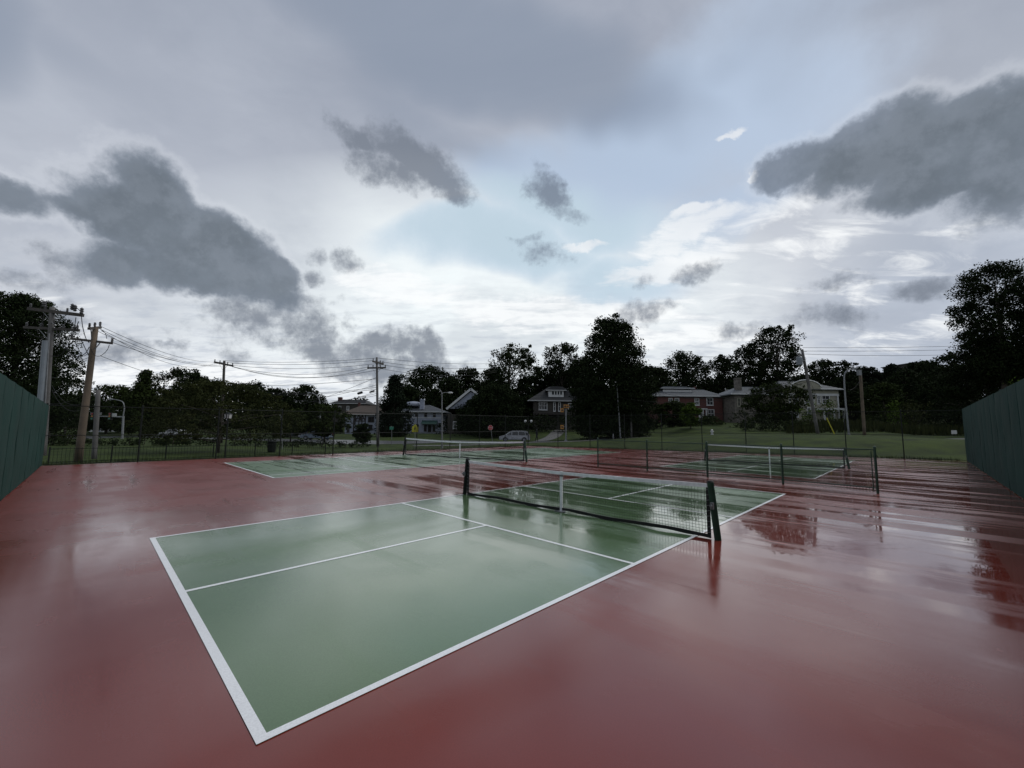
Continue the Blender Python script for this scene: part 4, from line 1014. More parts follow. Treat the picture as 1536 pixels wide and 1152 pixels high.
q = MB(); x0, x1 = h.X(634), h.X(657); z1, z0 = h.Z(630.5, 645), h.Z(636, 645)
q.add([(x0, 0, z1), (x1, 0, z1), (x1, -1.6, z0), (x0, -1.6, z0), (x0, 0, z0-0.02), (x1, 0, z0-0.02)], [(0, 1, 2, 3), (3, 2, 5, 4), (0, 3, 4), (1, 5, 2)]); fixn(q.build('awning', 'awning', h.root))
q = MB(); q.box(h.X(604), h.X(663), -0.05, -0.001, h.Z(628.4), h.Z(627.4)); q.build('band_course', 'white', h.root)

# half timbered house
h = House('half timbered white house with brown roof and dark beams', 545, 653, 108, 0.0)
h.body(519, 569, 621.5, 10, 'bluewhite'); h.hip(515, 571, 621.5, 607, 531, 562, 10, 'roofbrown', 0.7)
q = MB()
for px in (534, 539.5, 544, 549): q.box(h.X(px)-0.12, h.X(px)+0.12, -0.07, 0, h.Z(640), h.Z(622.5))
for py in (624, 630.5, 634): q.box(h.X(534)+0.125, h.X(549)-0.125, -0.065, -0.001, h.Z(py)-0.12, h.Z(py)+0.12)
q.bar((h.X(534), -0.09, h.Z(634)), (h.X(539.5), -0.09, h.Z(624)), 0.04, 0.2); q.bar((h.X(549), -0.09, h.Z(634)), (h.X(544), -0.09, h.Z(624)), 0.04, 0.2)
q.build('beams', 'timber', h.root)
for a in ((540.5, 543, 624.5, 630), (553, 558.5, 625, 633), (558.5, 562, 625, 633), (554, 560, 637, 645), (522, 526, 636, 648)): h.win(*a, m='timber', fr=0.12)
h.chimney(526, 529, 602, 612, 5, 'brick')
q = MB(); q.box(h.X(531), h.X(533), -0.05, 0, h.Z(650), h.Z(622)); q.build('downpipe', 'timber', h.root)
# roof behind it
h = House('dark long roofed house farther back, only its roof and chimney showing', 522, 650, 126)
h.body(500, 545, 605, 9, 'brownwall'); h.hip(497, 547, 605, 598.5, 504, 541, 9, 'roofdark', 0.5); h.chimney(500, 505.5, 594.5, 603, 3, 'brick')
for a in ((508, 512, 609, 615), (520, 524, 609, 615)): h.win(*a)
# flat roofed building on the hill
h = House('long building with a flat pale roof edge showing above the right bank trees', 1392, 560, 122)
h.body(1376, 1412, 545, 10, 'brownwall'); q = MB(); q.box(h.X(1374), h.X(1414), -0.6, 10.6, h.Z(545, 1392)+0.01, h.Z(543.8, 1392)); q.build('roof', 'roofdark', h.root)
for a in ((1380, 1385, 543, 550), (1390, 1395, 543, 550), (1400, 1405, 543, 550)): h.win(*a)
h = House('white gable seen through the trees beyond the far intersection', 150, 654, 92)
h.body(144, 158, 648, 8, 'bluewhite'); gable_roof(h, 143, 159, 648, 152, 638, 8, 'roofgrey', 0.3); h.win(148, 151, 649, 652, muntin=(0, 0), fr=0.08)

# ------------------------------------------------------------------ vehicles
def vehicle(name, label, cat, px, py, d, L, prof, glass, W, paint, wheels, rz, wr=0.32, fuel=True):
    """prof: side outline (x, z) nose towards -x; glass: list of side window outlines"""
    p = at(px, py, d); root = thing(name, label, cat, (p.x, p.y, T(p.x, p.y)+0.04), rz)
    n = len(prof); mb = MB(); secs = [(-W/2, 0.93, .04), (-W/2+0.05, 1.0, 0), (0, 1.0, 0), (W/2-0.05, 1.0, 0), (W/2, 0.93, .04)]
    zbelt = 0.95
    for y, k, ins in secs:
        for x, z in prof:
            t = max(0, (z-zbelt)/0.8); yy = y*(1-0.20*t)
            mb.v.append((x*(1 if k == 1 else 0.985), yy, z if k == 1 else z*0.985+0.01))
    for s_ in range(len(secs)-1):
        for i in range(n): j = (i+1) % n; mb.f.append((s_*n+i, s_*n+j, s_*n+n+j, s_*n+n+i))
    mb.f.append(tuple(range(n))); mb.f.append(tuple(range(4*n, 5*n))[::-1])
    body = fixn(mb.build('body', paint, root)); 
    def ypos(z, side): return side*(W/2*(1-0.20*max(0, (z-zbelt)/0.8))+0.008)
    for side in (-1, 1):
        for g in glass:
            q = MB(); q.v = [(x, ypos(z, side), z) for x, z in g]+[(x, ypos(z, side)-side*0.03, z) for x, z in g]; k = len(g)
            q.f = [tuple(range(k)), tuple(range(2*k-1, k-1, -1))]+[(i, (i+1) % k, (i+1) % k+k, i+k) for i in range(k)]
            fixn(q.build('side_window', 'glass', root))
        for x in wheels:
            q = MB(); q.tube([(x, side*(W/2-0.20), wr), (x, side*(W/2+0.012), wr)], wr, 20); ty = q.build('wheel', 'tyre', root)
            q = MB(); q.tube([(x, side*(W/2+0.0), wr), (x, side*(W/2+0.025), wr)], wr*0.62, 16)
            for s2 in range(5):
                a = s2*2*pi/5; q.bar((x, side*(W/2+0.032), wr), (x+cos(a)*wr*0.58, side*(W/2+0.032), wr+sin(a)*wr*0.58), 0.05, 0.02)
            q.build('rim', 'silver', ty)
            q = MB(); pts = [(x+cos(a)*wr*1.16, side*(W/2+0.004), wr+sin(a)*wr*1.16) for a in [pi*k/10 for k in range(11)]]; q.tube(pts, 0.035, 5); q.build('wheel_arch', 'lampblack', body)
        q = MB(); q.box(-L/2+0.03, -L/2+0.45, side*(W/2-0.30)-0.1 if side > 0 else side*(W/2-0.30)-0.16, side*(W/2-0.30)+0.16 if side > 0 else side*(W/2-0.30)+0.1, 0.66, 0.80); q.build('headlight', 'milk', root)
        q = MB(); q.box(L/2-0.10, L/2+0.01, side*(W/2-0.16)-0.07, side*(W/2-0.16)+0.07, 0.85, 1.12); q.build('tail_light', 'lampred', root)
        q = MB(); q.box(-L*0.19-0.08, -L*0.19+0.08, side*(W/2+0.02)-0.0 if side > 0 else side*(W/2+0.02)-0.17, side*(W/2+0.02)+0.17 if side > 0 else side*(W/2+0.02), 0.98, 1.12); q.build('mirror', paint, root)
        q = MB(); q.box(-L*0.34, L*0.34, side*(W/2+0.006)-0.012, side*(W/2+0.006)+0.012, 0.26, 0.36); q.build('sill_trim', 'lampblack', root)
        for x in (-L*0.02, L*0.16):
            q = MB(); q.box(x, x+0.18, side*(W/2+0.012)-0.012, side*(W/2+0.012)+0.012, 0.86, 0.89); q.build('door_handle', paint, root)
    for x, nm in ((-L/2, 'front_bumper'), (L/2, 'rear_bumper')):
        q = MB(); q.box(x-0.06, x+0.10 if x < 0 else x+0.05, -W/2+0.08, W/2-0.08, 0.26, 0.46); q.build(nm, 'lampblack', root)
    return root
van_prof = [(-2.38, 0.32), (-2.42, 0.58), (-2.30, 0.80), (-1.55, 1.03), (-0.72, 1.60), (-0.3, 1.70), (1.2, 1.73), (2.05, 1.66), (2.28, 1.10), (2.38, 0.95), (2.40, 0.32)]
vehicle('minivan', 'silver minivan parked side on behind the long tennis net', 'van', 771.5, 663.5, 66, 4.8, van_prof,
        [[(-1.30, 1.05), (-0.66, 1.50), (-0.50, 1.52), (-0.50, 1.05)], [(-0.40, 1.05), (-0.40, 1.54), (0.52, 1.58), (0.52, 1.05)], [(0.62, 1.05), (0.62, 1.58), (1.55, 1.56), (1.62, 1.05)], [(1.72, 1.06), (1.66, 1.54), (1.95, 1.5), (2.12, 1.10)]], 1.9, 'silver', (-1.45, 1.48), 0.05, 0.34)
sed_prof = [(-2.3, 0.3), (-2.35, 0.55), (-2.2, 0.75), (-1.2, 0.92), (-0.45, 1.38), (0.1, 1.45), (0.75, 1.40), (1.35, 1.02), (2.15, 0.95), (2.3, 0.7), (2.3, 0.3)]
sg = [[(-1.0, 0.95), (-0.42, 1.30), (-0.1, 1.34), (-0.1, 0.95)], [(0.0, 0.95), (0.0, 1.35), (0.55, 1.32), (0.62, 0.95)], [(0.7, 0.95), (0.66, 1.3), (1.1, 1.04), (1.1, 0.96)]]
vehicle('parked_car', 'light blue car standing on the road behind the dark hedge at left', 'car', 475, 661.5, 68, 4.6, sed_prof, sg, 1.8, 'bluecar', (-1.4, 1.4), 0.0)
suv_prof = [(-2.3, 0.35), (-2.35, 0.7), (-2.2, 0.95), (-1.3, 1.08), (-0.7, 1.62), (-0.2, 1.72), (1.9, 1.70), (2.25, 1.15), (2.3, 0.35)]
vehicle('parked_car', 'dark car farther back to the left of the light blue car', 'car', 440, 656, 80, 4.6, suv_prof, [[(-1.1, 1.08), (-0.62, 1.52), (-0.2, 1.58), (-0.2, 1.08)], [(-0.1, 1.08), (-0.1, 1.58), (0.8, 1.58), (0.8, 1.08)], [(0.9, 1.08), (0.9, 1.58), (1.8, 1.55), (1.95, 1.1)]], 1.85, 'darkcar', (-1.4, 1.4), 0.1)
vehicle('parked_car', 'white car mostly hidden behind the long hedge at left', 'car', 262, 659, 74, 4.5, sed_prof, sg, 1.8, 'white', (-1.4, 1.4), 0.0)

# ------------------------------------------------------------------ utility poles
def pole_tube(root, a, b, r0, r1, m, name='pole', n=12):
    q = MB(); k = 6; q.tube([a.lerp(b, i/k) for i in range(k+1)], [lerp(r0, r1, i/k) for i in range(k+1)], n); return q.build(name, m, root, smooth=True)
def insul(root, p, s_=1.0, m='ceramic', down=False, parent=None):
    q = MB(); k = -1 if down else 1
    q.lathe(p, [(0.03*s_, 0), (0.06*s_, k*0.05*s_), (0.035*s_, k*0.08*s_), (0.07*s_, k*0.12*s_), (0.035*s_, k*0.15*s_), (0.06*s_, k*0.19*s_), (0.02*s_, k*0.24*s_)], 8); return fixn(q.build('insulator', m, parent or root))
def upole(label, base, top, d, r0, r1, m, arms=(), tilt=0.0, name='utility_pole', dtop=None, ins=True, braces=True):
    """base/top in picture rows; arms: (row, px0, px1, dy, size)"""
    b_ = at(*base, d); zb = T(b_.x, b_.y); b_ = at(base[0], base[1], d); b_.z = min(b_.z, zb)-0.1; t_ = at(*top, dtop or d)
    root = thing(name, label, 'utility pole', b_, 0); o0 = Vector(b_)
    po = pole_tube(root, Vector((0, 0, 0)), t_-o0, r0, r1, m)
    ends = []
    for (row0, px0, row1, px1, dy, sz) in arms:
        a = at(px0, row0, d-dy)-o0; c = at(px1, row1, d+dy)-o0
        q = MB(); q.bar(a, c, sz, sz*1.2); arm = q.build('crossarm', 'darkwood', root)
        ends.append((a+o0, c+o0))
        mid = (a+c)/2
        if braces:
            for e in (a, c):
                q = MB(); q.bar(mid.lerp(e, 0.45)+Vector((0, -0.05, -0.05)), mid+Vector((0, -0.05, -0.75)), 0.04, 0.02); q.build('brace', 'steel', arm)
        if ins:
            for k in (0.04, 0.30, 0.70, 0.96): insul(root, a.lerp(c, k)+Vector((0, 0, sz*0.6)), 1.0, parent=arm)
    return root, o0, ends
# grey pole with conduit at far left
rA, oA, eA = upole('tall grey utility pole with two crossarms and a grey conduit, behind the left windscreen', (63, 702), (78.5, 461), 24.0, 0.17, 0.12, 'greywood', [(463, 42, 473, 125, 0.3, 0.15), (491, 36, 495.5, 119, 0.3, 0.12)])
q = MB(); a = at(52, 702, 23.6)-oA; b_ = at(68, 511, 23.6)-oA; q.tube([a, b_], 0.135, 12); q.build('conduit', 'pvc', rA)
q = MB(); a = at(63, 690, 23.7)-oA; b_ = at(74, 500, 23.7)-oA; q.tube([a, b_], 0.035, 8); q.build('riser_pipe', 'steel', rA)
# arresters, cutouts and looping jumpers on it
for (x, y) in ((66, 458), (108, 462), (112, 464), (122, 468)): insul(rA, at(x, y+3, 23.9)-oA, 1.6)
def cable_pts(a, b, sag, n=14): return [a.lerp(b, i/n)-Vector((0, 0, sag*4*(i/n)*(1-i/n))) for i in range(n+1)]
def curve(px_list, d): return [at(x, y, dd) for (x, y), dd in zip(px_list, d if isinstance(d, (list, tuple)) else [d]*len(px_list))]
def smooth_pts(P, n=5):
    out = []
    for i in range(len(P)-1):
        p0, p1, p2, p3 = P[max(i-1, 0)], P[i], P[i+1], P[min(i+2, len(P)-1)]
        for k in range(n):
            t = k/n; out.append(0.5*((2*p1)+(p2-p0)*t+(2*p0-5*p1+4*p2-p3)*t*t+(3*p1-p0-3*p2+p3)*t**3))
    out.append(P[-1]); return out
for L_ in ([(61, 465), (62, 457), (67, 455), (70, 460), (68, 468)], [(106, 464), (107, 459), (113, 460), (121, 467)], [(122, 472), (124, 490), (129, 508), (134, 514)],
           [(80, 480), (84, 495), (92, 512), (104, 528), (116, 535), (128, 530), (134, 520)], [(36, 495), (50, 503), (64, 507)], [(84, 505), (100, 507), (112, 495), (118, 482)], [(114, 476), (112, 490), (112, 497)], [(66, 470), (64, 482), (65, 490)],
           [(76, 534), (90, 533), (104, 518), (110, 510)]):
    q = MB(); q.tube([p-oA for p in smooth_pts(curve(L_, 23.9))], 0.020, 5); q.build('jumper_cable', 'wire', rA)
q = MB(); p = at(112, 490, 23.9)-oA; q.lathe(p, [(0.02, 0.14), (0.05, 0.1), (0.05, 0), (0.11, -0.05), (0.02, -0.06)], 8); fixn(q.build('cutout', 'ceramic', rA))
# brown wooden pole
rB, oB, eB = upole('brown weathered wooden utility pole with a thin crossarm, just outside the left fence', (117, 693), (143.5, 491), 19.6, 0.16, 0.11, 'wood', [(508, 107, 515, 168.5, 0.15, 0.085), (493, 133, 491, 151, 0.6, 0.09)], ins=False)
for x, y in ((107.5, 507), (168, 513.5), (134, 491), (150, 489), (142, 490)): insul(rB, at(x, y, 19.5)-oB, 0.9)
for L_ in ([(136, 521), (141, 532), (150, 534), (160, 526), (164, 517)], [(112, 513), (118, 524), (124, 534), (133, 530)], [(150, 493), (158, 500), (160, 508)]):
    q = MB(); q.tube([p-oB for p in smooth_pts(curve(L_, 19.5))], 0.012, 5); q.build('jumper_cable', 'wire', rB)
# short grey pole
rC, oC, eC = upole('short bare grey pole standing between the brown pole and the curved street light', (141, 691), (147.5, 585), 21.8, 0.12, 0.10, 'greywood')
rX, oX, eX = upole('distant pole with a transformer seen between the grey pole and the brown pole', (98, 650), (101.5, 561), 70, 0.18, 0.14, 'darkwood', [(563.5, 98, 565, 116, 0.5, 0.15)])
q = MB(); q.lathe(at(105, 580, 69.6)-oX, [(0.3, 0), (0.32, 0.1), (0.32, 0.9), (0.2, 1.0)], 10); q.build('transformer', 'steel', rX)
rD, oD, eD = upole('distant pole rising behind the low wide tree, its crossarm above the leaves', (332, 660), (336.5, 541), 46, 0.16, 0.12, 'darkwood', [(543, 321, 549, 350, 0.4, 0.16)])
rE, oE, eE = upole('tall straight utility pole between the half timbered house and the spiky conifer', (567, 671), (565.2, 536), 43, 0.16, 0.10, 'greywood', [(542, 559, 546, 575, 0.7, 0.13), (552, 551, 551.5, 579, 0.2, 0.13)])
for (x, y, w_) in ((540, 589.5, 0.6), (558, 587, 0.35)):
    pass
rG, oG, eG = upole('leaning grey utility pole carrying a transformer in front of the cream house', (1227, 651), (1203, 524), 45, 0.17, 0.13, 'greywood', ins=False)
q = MB(); a = at(1199.5, 548, 44.7)-oG; q.lathe(a, [(0.24, 0), (0.30, 0.06), (0.30, 0.85), (0.22, 0.93), (0.1, 0.95)], 14); tr_ = q.build('transformer', 'pvc', rG)
for k in (-0.12, 0.12): insul(rG, a+Vector((k, 0, 0.93)), 0.9, parent=tr_)
q = MB(); q.bar(a+Vector((0.2, 0, 0.5)), at(1208, 541, 44.9)-oG, 0.08); q.build('bracket', 'steel', rG)
for L_ in ([(1194, 529), (1199, 531), (1204, 530)], [(1197, 541), (1194, 536), (1198, 530)]):
    q = MB(); q.tube([p-oG for p in smooth_pts(curve(L_, 44.8))], 0.02, 5); q.build('jumper_cable', 'wire', rG)
q = MB(); q.tube([at(1252, 652, 45)-oG, at(1240, 627, 45)-oG], 0.05, 6); q.build('guy_guard', 'yellow', rG)
q = MB(); q.tube([at(1252, 652, 45)-oG, at(1214, 570, 45)-oG], 0.012, 5); q.build('guy_wire', 'wire', rG)
rH, oH, eH = upole('short brown pole with a pale grey box on top, right of the street light', (1297, 656), (1290, 556), 46, 0.16, 0.14, 'wood')
q = MB(); a = at(1289, 563, 45.7)-oH; q.box(a.x-0.17, a.x+0.17, a.y-0.15, a.y+0.15, a.z, a.z+0.55); q.box(a.x-0.19, a.x+0.19, a.y-0.17, a.y+0.17, a.z+0.552, a.z+0.6); q.build('equipment_box', 'lightsteel', rH)
for (label, base, top, d, r, m) in (('tall slender pale pole in front of the largest tree', (931, 662), (925, 571), 58, 0.10, 'lightsteel'), ('shorter grey pole right of the slender pale pole', (947, 657), (946, 588), 60, 0.15, 'greywood')):
    upole(label, base, top, d, r, r*0.7, m)

# ------------------------------------------------------------------ wires
ORDN = ['highest', 'second highest', 'third highest', 'fourth highest', 'fifth highest', 'sixth highest', 'seventh highest', 'lowest']
WCNT = {}
def wire(a, b, sag, label, group, r=0.018):
    if group: k = WCNT.get(group, 0); WCNT[group] = k+1; label = label.replace('#', ORDN[k])
    mid = (a+b)/2; P = cable_pts(a, b, sag, 18); q = MB(); q.tube([p-a for p in P], r, 4); o = q.build('power_line', 'wire'); o.location = a; tag(o, label, 'cable', group); return o
g1 = 'wires from the brown pole to the pole behind the wide tree'
l1 = '# of the wires from the brown wooden pole to the distant crossarm'
for (x0, y0, x1, y1, s_) in ((150, 489, 323, 543, 0.5), (143, 490, 330, 545, 0.7), (134, 491, 341, 546, 0.8), (152, 496, 323, 545, 1.0), (168, 513.5, 348, 548, 0.5)): wire(at(x0, y0, 19.6), at(x1, y1, 46), s_, l1, g1, 0.012)
g2 = 'wires from the pole behind the wide tree to the tall straight pole'
l2 = '# at the tall straight pole of the wires from the distant crossarm'
for (x0, y0, x1, y1, s_) in ((337, 541, 565, 537, 0.3), (325, 543, 559, 541, 0.35), (348, 548, 575, 544, 0.5), (330, 545, 552, 550.5, 1.0), (342, 547, 560, 551.2, 1.3), (348, 550, 578, 552, 1.1)): wire(at(x0, y0, 46), at(x1, y1, 43), s_, l2, g2, 0.018)
g3 = 'service wires low on the tall straight pole, running left'; l3 = '# service wire, at the shaft of the tall straight pole, coming from the left'
for (x0, y0, y1, d0, s_) in ((455, 606, 565.5, 70, 0.2), (330, 578, 568, 50, 0.3), (440, 602, 577, 66, 0.3), (400, 589, 581, 55, 0.3), (380, 592, 584, 60, 0.25), (500, 606, 587, 90, 0.1), (470, 604, 590, 80, 0.3), (440, 600, 593, 66, 0.4)): wire(at(x0, y0, d0), at(566, y1, 43), s_, l3, g3, 0.020)
g4 = 'wires from the tall straight pole to the right'; l4 = '# thin wire leaving the tall straight pole to the right above the broad tree'
for (y0, y1, s_) in ((537, 545, 0.3), (542, 552, 0.4), (546, 556, 0.5), (552, 558, 0.7)): wire(at(566, y0, 43), at(745, y1, 60), s_, l4, g4, 0.018)
g5 = 'wires leaving the leaning pole to the right'; l5 = '# thin wire running from the leaning pole to the right across the bank'
for (y0, y1, s_) in ((519.5, 520, 0.15), (524.5, 525.5, 0.15), (529, 532, 0.3)): wire(at(1204, y0+2, 45), at(1490, y1-3, 60), s_, l5, g5, 0.020)
g6 = 'wires left of the leaning pole'; l6 = '# thin wire running left from the leaning pole in front of the houses'
for (y0, x1, y1, s_) in ((527, 1000, 533, 0.4), (566, 985, 587, 1.6), (570, 985, 592, 1.2), (573, 900, 590, 1.8)): wire(at(1210, y0, 45), at(x1, y1, 60), s_, l6, g6, 0.018)
g7 = 'wires between the grey pole and the brown pole'; l7 = '# wire hanging between the grey pole and the short bare pole at left'
for (x0, y0, x1, y1, s_) in ((78, 578, 147, 588, 0.9), (78, 585, 147, 594, 1.0)): wire(at(x0, y0, 24), at(x1, y1, 21.8), s_, l7, g7, 0.012)
g8 = 'wires running left from the brown pole'; l8 = '# thin wire leading from the brown pole towards the left edge of the view'
for (x0, y0, x1, y1, s_) in ((136, 535, 60, 545, 0.3), (134, 545, 60, 560, 0.5), (129, 590, 60, 600, 0.4)): wire(at(x0, y0, 19.6), at(x1, y1, 30), s_, l8, g8, 0.012)
wire(at(151, 534, 19.6), at(330, 577, 50), 0.5, 'single low wire leading right from the middle of the brown pole', None, 0.012)
wire(at(290, 575, 45.8), at(1272, 565, 45), 0, '', None, 0.0001) if False else None
wire(at(1292, 566, 46), at(1275, 585, 45), 0.3, 'short wire drooping between the grey box pole and the street light', None, 0.02)
for (x, y, lab) in ((540, 589.5, 'larger black splice case hanging on the low wires left of the tall straight pole'), (558, 587.3, 'smaller black splice case close beside the tall straight pole')):
    a = at(x-4, y+1.2, 44); b_ = at(x+4, y-1.2, 44); q = MB(); q.tube([a-a, (a.lerp(b_, 0.12)-a), (a.lerp(b_, 0.88)-a), b_-a], [0.06, 0.13, 0.13, 0.06] if x < 550 else [0.04, 0.09, 0.09, 0.04], 10); o = q.build('splice_case', 'wire'); o.location = a; tag(o, lab, 'cable splice case')

# ------------------------------------------------------------------ street lights, signals, signs
def street_light(label, base, d, pts, r=0.07, m='lightsteel', head=True):
    b_ = at(*base, d); b_.z = T(b_.x, b_.y)-0.05; root = thing('street_light', label, 'street light', b_, 0)
    P = smooth_pts([Vector((0, 0, 0))]+[at(x, y, d)-b_ for x, y in pts], 4)
    q = MB(); n = len(P); q.tube(P, [lerp(r, r*0.45, i/(n-1)) for i in range(n)], 10); q.build('mast', m, root, smooth=True)
    q = MB(); q.lathe((0, 0, 0), [(r*2, 0), (r*2, 0.06), (r*1.3, 0.1), (r*1.05, 0.3)], 10); q.build('base_flange', m, root)
    if head:
        e = P[-1]; dr = (P[-1]-P[-3]).normalized(); c = e+dr*0.32
        q = MB(); q.tube([e-dr*0.1, e+dr*0.1, c, e+dr*0.62], [0.05, 0.11, 0.13, 0.05], 10); l_ = q.build('lamp_head', m, root, smooth=True)
        q = MB(); q.lathe(c-Vector((0, 0, 0.12)), [(0.04, -0.07), (0.10, 0.0), (0.10, 0.03)], 10); q.build('lens', 'milk', l_)
    return root, b_
street_light('curved arm street light at right between the leaning pole and the grey box pole', (1273.5, 655), 47, [(1269, 610), (1266.5, 575), (1267, 561), (1271, 556), (1279, 553.5)], 0.10)
street_light('curved arm street light behind the traffic signal arm at far left', (183, 657), 60, [(184, 630), (186.5, 612), (184, 603), (176, 600), (169, 599)], 0.085)
street_light('thin curved street light left of the half timbered house', (480, 655), 74, [(480.3, 630), (480.3, 608), (478, 597), (472, 591), (466, 589.5)], 0.12)
rL, bL = street_light('street light with two arms in front of the pale blue house', (663, 672), 36, [(663, 640), (663, 610), (663, 589)], 0.075, 'steel', head=False)
for pts in ([(663, 592), (661, 586), (655, 581)], [(663, 591), (666, 589), (672, 589)]):
    P = smooth_pts([at(x, y, 36)-bL for x, y in pts]); q = MB(); q.tube(P, 0.03, 8); a_ = q.build('arm', 'steel', rL)
    dr = (P[-1]-P[-2]).normalized(); q = MB(); q.tube([P[-1]-dr*0.02, P[-1]+dr*0.12, P[-1]+dr*0.3, P[-1]+dr*0.42], [0.04, 0.085, 0.09, 0.03], 8); q.build('lamp_head', 'milk', a_)
# traffic signal mast arm at far left
b_ = at(183.5, 658, 59.4); b_.z = T(b_.x, b_.y); r_ = thing('traffic_signal', 'traffic signal mast arm with hanging signals at the far left intersection', 'traffic light', b_)
o0 = b_; q = MB(); q.tube([(0, 0, 0), at(185, 624, 59.4)-o0], 0.13, 10); q.build('mast', 'lightsteel', r_)
q = MB(); q.tube([at(185, 625.5, 59.4)-o0, at(137, 624, 59.4)-o0], [0.10, 0.05], 8); q.build('mast_arm', 'lightsteel', r_)
for x, y in ((140, 622), (166, 622)):
    a = at(x, y, 59.3)-o0; q = MB(); q.box(a.x-0.2, a.x+0.2, a.y-0.15, a.y+0.15, a.z-0.75, a.z+0.3); s_ = q.build('signal_head', 'lampblack', r_)
    for k, mm in enumerate(('lampred', 'orange', 'signgreen')):
        q = MB(); q.tube([(a.x, a.y-0.151, a.z+0.1-k*0.33), (a.x, a.y-0.22, a.z+0.1-k*0.33)], 0.11, 10); q.build('lens', mm, s_)
a = at(136, 618.5, 59.3)-o0; q = MB(); q.box(a.x, a.x+1.6, a.y-0.03, a.y, a.z-0.35, a.z); q.build('street_name_sign', 'steel', r_)
a = at(172, 621.5, 59.3)-o0; q = MB(); q.box(a.x-0.4, a.x+0.3, a.y-0.03, a.y, a.z-0.35, a.z+0.15); q.build('lane_sign', 'milk', r_)

# amber signals on a white post beyond the fence
b_ = at(849, 665, 58); b_.z = T(b_.x, b_.y); r_ = thing('traffic_signal', 'white post with amber yellow traffic signal heads in front of the brown house', 'traffic light', b_); o0 = b_
q = MB(); q.tube([(0, 0, 0), at(849, 613, 58)-o0], 0.10, 10); q.build('mast', 'lightsteel', r_)
q = MB(); q.lathe((0, 0, 0), [(0.24, 0), (0.24, 0.2), (0.12, 0.32)], 10); q.build('base_flange', 'lightsteel', r_)
def sig(x0, x1, y0, y1, dd=57.8, dep=0.3):
    a = at(x0, y1, dd)-o0; c = at(x1, y0, dd)-o0; q = MB(); q.box(a.x, c.x, a.y-dep, a.y, a.z, c.z); s_ = q.build('signal_head', 'orange', r_)
    n = max(1, round((c.z-a.z)/(c.x-a.x)))
    for k in range(n):
        z = lerp(a.z, c.z, (k+0.5)/n); x = (a.x+c.x)/2; rr = min(0.12, (c.x-a.x)*0.36); q = MB(); q.tube([(x, a.y-dep-0.12, z+0.01), (x, a.y-dep+0.01, z)], rr, 10); q.build('visor', 'lampblack', s_)
sig(845.5, 849, 607, 612); sig(849.2, 853.2, 607.2, 612.2, 57.6); sig(840.6, 845, 612.6, 618.2, 57.7); sig(840.6, 845, 637.5, 643.5, 57.7)
q = MB()
for y in (615, 640): q.tube([at(844, y, 57.8)-o0, at(849, y, 57.9)-o0], 0.04, 6)
q.build('bracket', 'steel', r_)

def text_mesh(txt, size, m, parent, loc, rz=0):
    cu = bpy.data.curves.new('lettering', 'FONT'); cu.body = txt; cu.size = size; cu.align_x = 'CENTER'; cu.align_y = 'CENTER'; cu.extrude = 0.004
    ob = bpy.data.objects.new('lettering', cu); COL.objects.link(ob)
    dg = bpy.context.evaluated_depsgraph_get(); me = bpy.data.meshes.new_from_object(ob.evaluated_get(dg)); bpy.data.objects.remove(ob)
    o = link('lettering', me, m, parent); o.location = loc; o.rotation_euler = (pi/2, 0, rz); return o
def sign_post(label, px, basey, topy, d, cat='road sign', name='road_sign', r=0.035, lean=0, m='steel'):
    b_ = at(px, basey, d); b_.z = T(b_.x, b_.y)-0.05; root = thing(name, label, cat, b_); q = MB(); q.tube([(0, 0, 0), at(px+lean, topy, d)-b_], r, 8); q.build('post', m, root); return root, b_
def octa(c, R, th, y): return [(c.x+R*cos(pi/8+k*pi/4), c.z+R*sin(pi/8+k*pi/4)) for k in range(8)]
rS, oS = sign_post('red stop sign on a slightly leaning post left of the silver minivan', 739, 665, 638, 56, lean=-3)
c = at(735.7, 641.5, 55.9)-oS; q = MB(); q.prism(octa(c, 0.36, 0, 0), c.y-0.02, c.y); pl = fixn(q.build('sign_border', 'milk', rS))
q = MB(); q.prism(octa(c, 0.33, 0, 0), c.y-0.028, c.y-0.021); fixn(q.build('sign_face', 'stopred', pl)); text_mesh('STOP', 0.27, 'milk', pl, (c.x, c.y-0.036, c.z))
rS, oS = sign_post('yellow pedestrian warning sign on a post in front of the pale blue house', 622.5, 672, 637, 37, r=0.03)
c = at(622.6, 643.3, 36.9)-oS; s2 = 0.30
q = MB(); q.prism([(c.x-s2*0.9, c.z-0.32), (c.x+s2*0.9, c.z-0.32), (c.x+s2*0.9, c.z+0.16), (c.x, c.z+0.42), (c.x-s2*0.9, c.z+0.16)], c.y-0.02, c.y); pl = fixn(q.build('sign_panel', 'yellow', rS))
q = MB(); yy = c.y-0.03; q.tube([(c.x, yy, c.z+0.17), (c.x, yy+0.006, c.z+0.17)], 0.05, 10); q.bar((c.x, yy, c.z+0.1), (c.x-0.01, yy, c.z-0.08), 0.09, 0.01); q.bar((c.x, yy, c.z-0.08), (c.x-0.08, yy, c.z-0.25), 0.045, 0.01); q.bar((c.x, yy-.001, c.z-0.08), (c.x+0.08, yy-.001, c.z-0.25), 0.045, 0.01); q.bar((c.x-0.1, yy-.002, c.z-0.02), (c.x+0.1, yy-.002, c.z+0.08), 0.03, 0.01)
q.build('walking_figure', 'lampblack', pl)
rS, oS = sign_post('small green street name sign under the spiky conifer', 587.5, 672, 639, 46, r=0.03)
a = at(584.3, 644.5, 45.9)-oS; c = at(590.3, 640.0, 45.9)-oS; q = MB(); q.box(a.x, c.x, a.y-0.02, a.y, a.z, c.z); q.build('name_plate', 'signgreen', rS)
q = MB(); q.box(a.x+0.02, c.x-0.02, a.y-0.024, a.y-0.0205, c.z-0.03, c.z-0.015); q.build('plate_border', 'milk', rS)
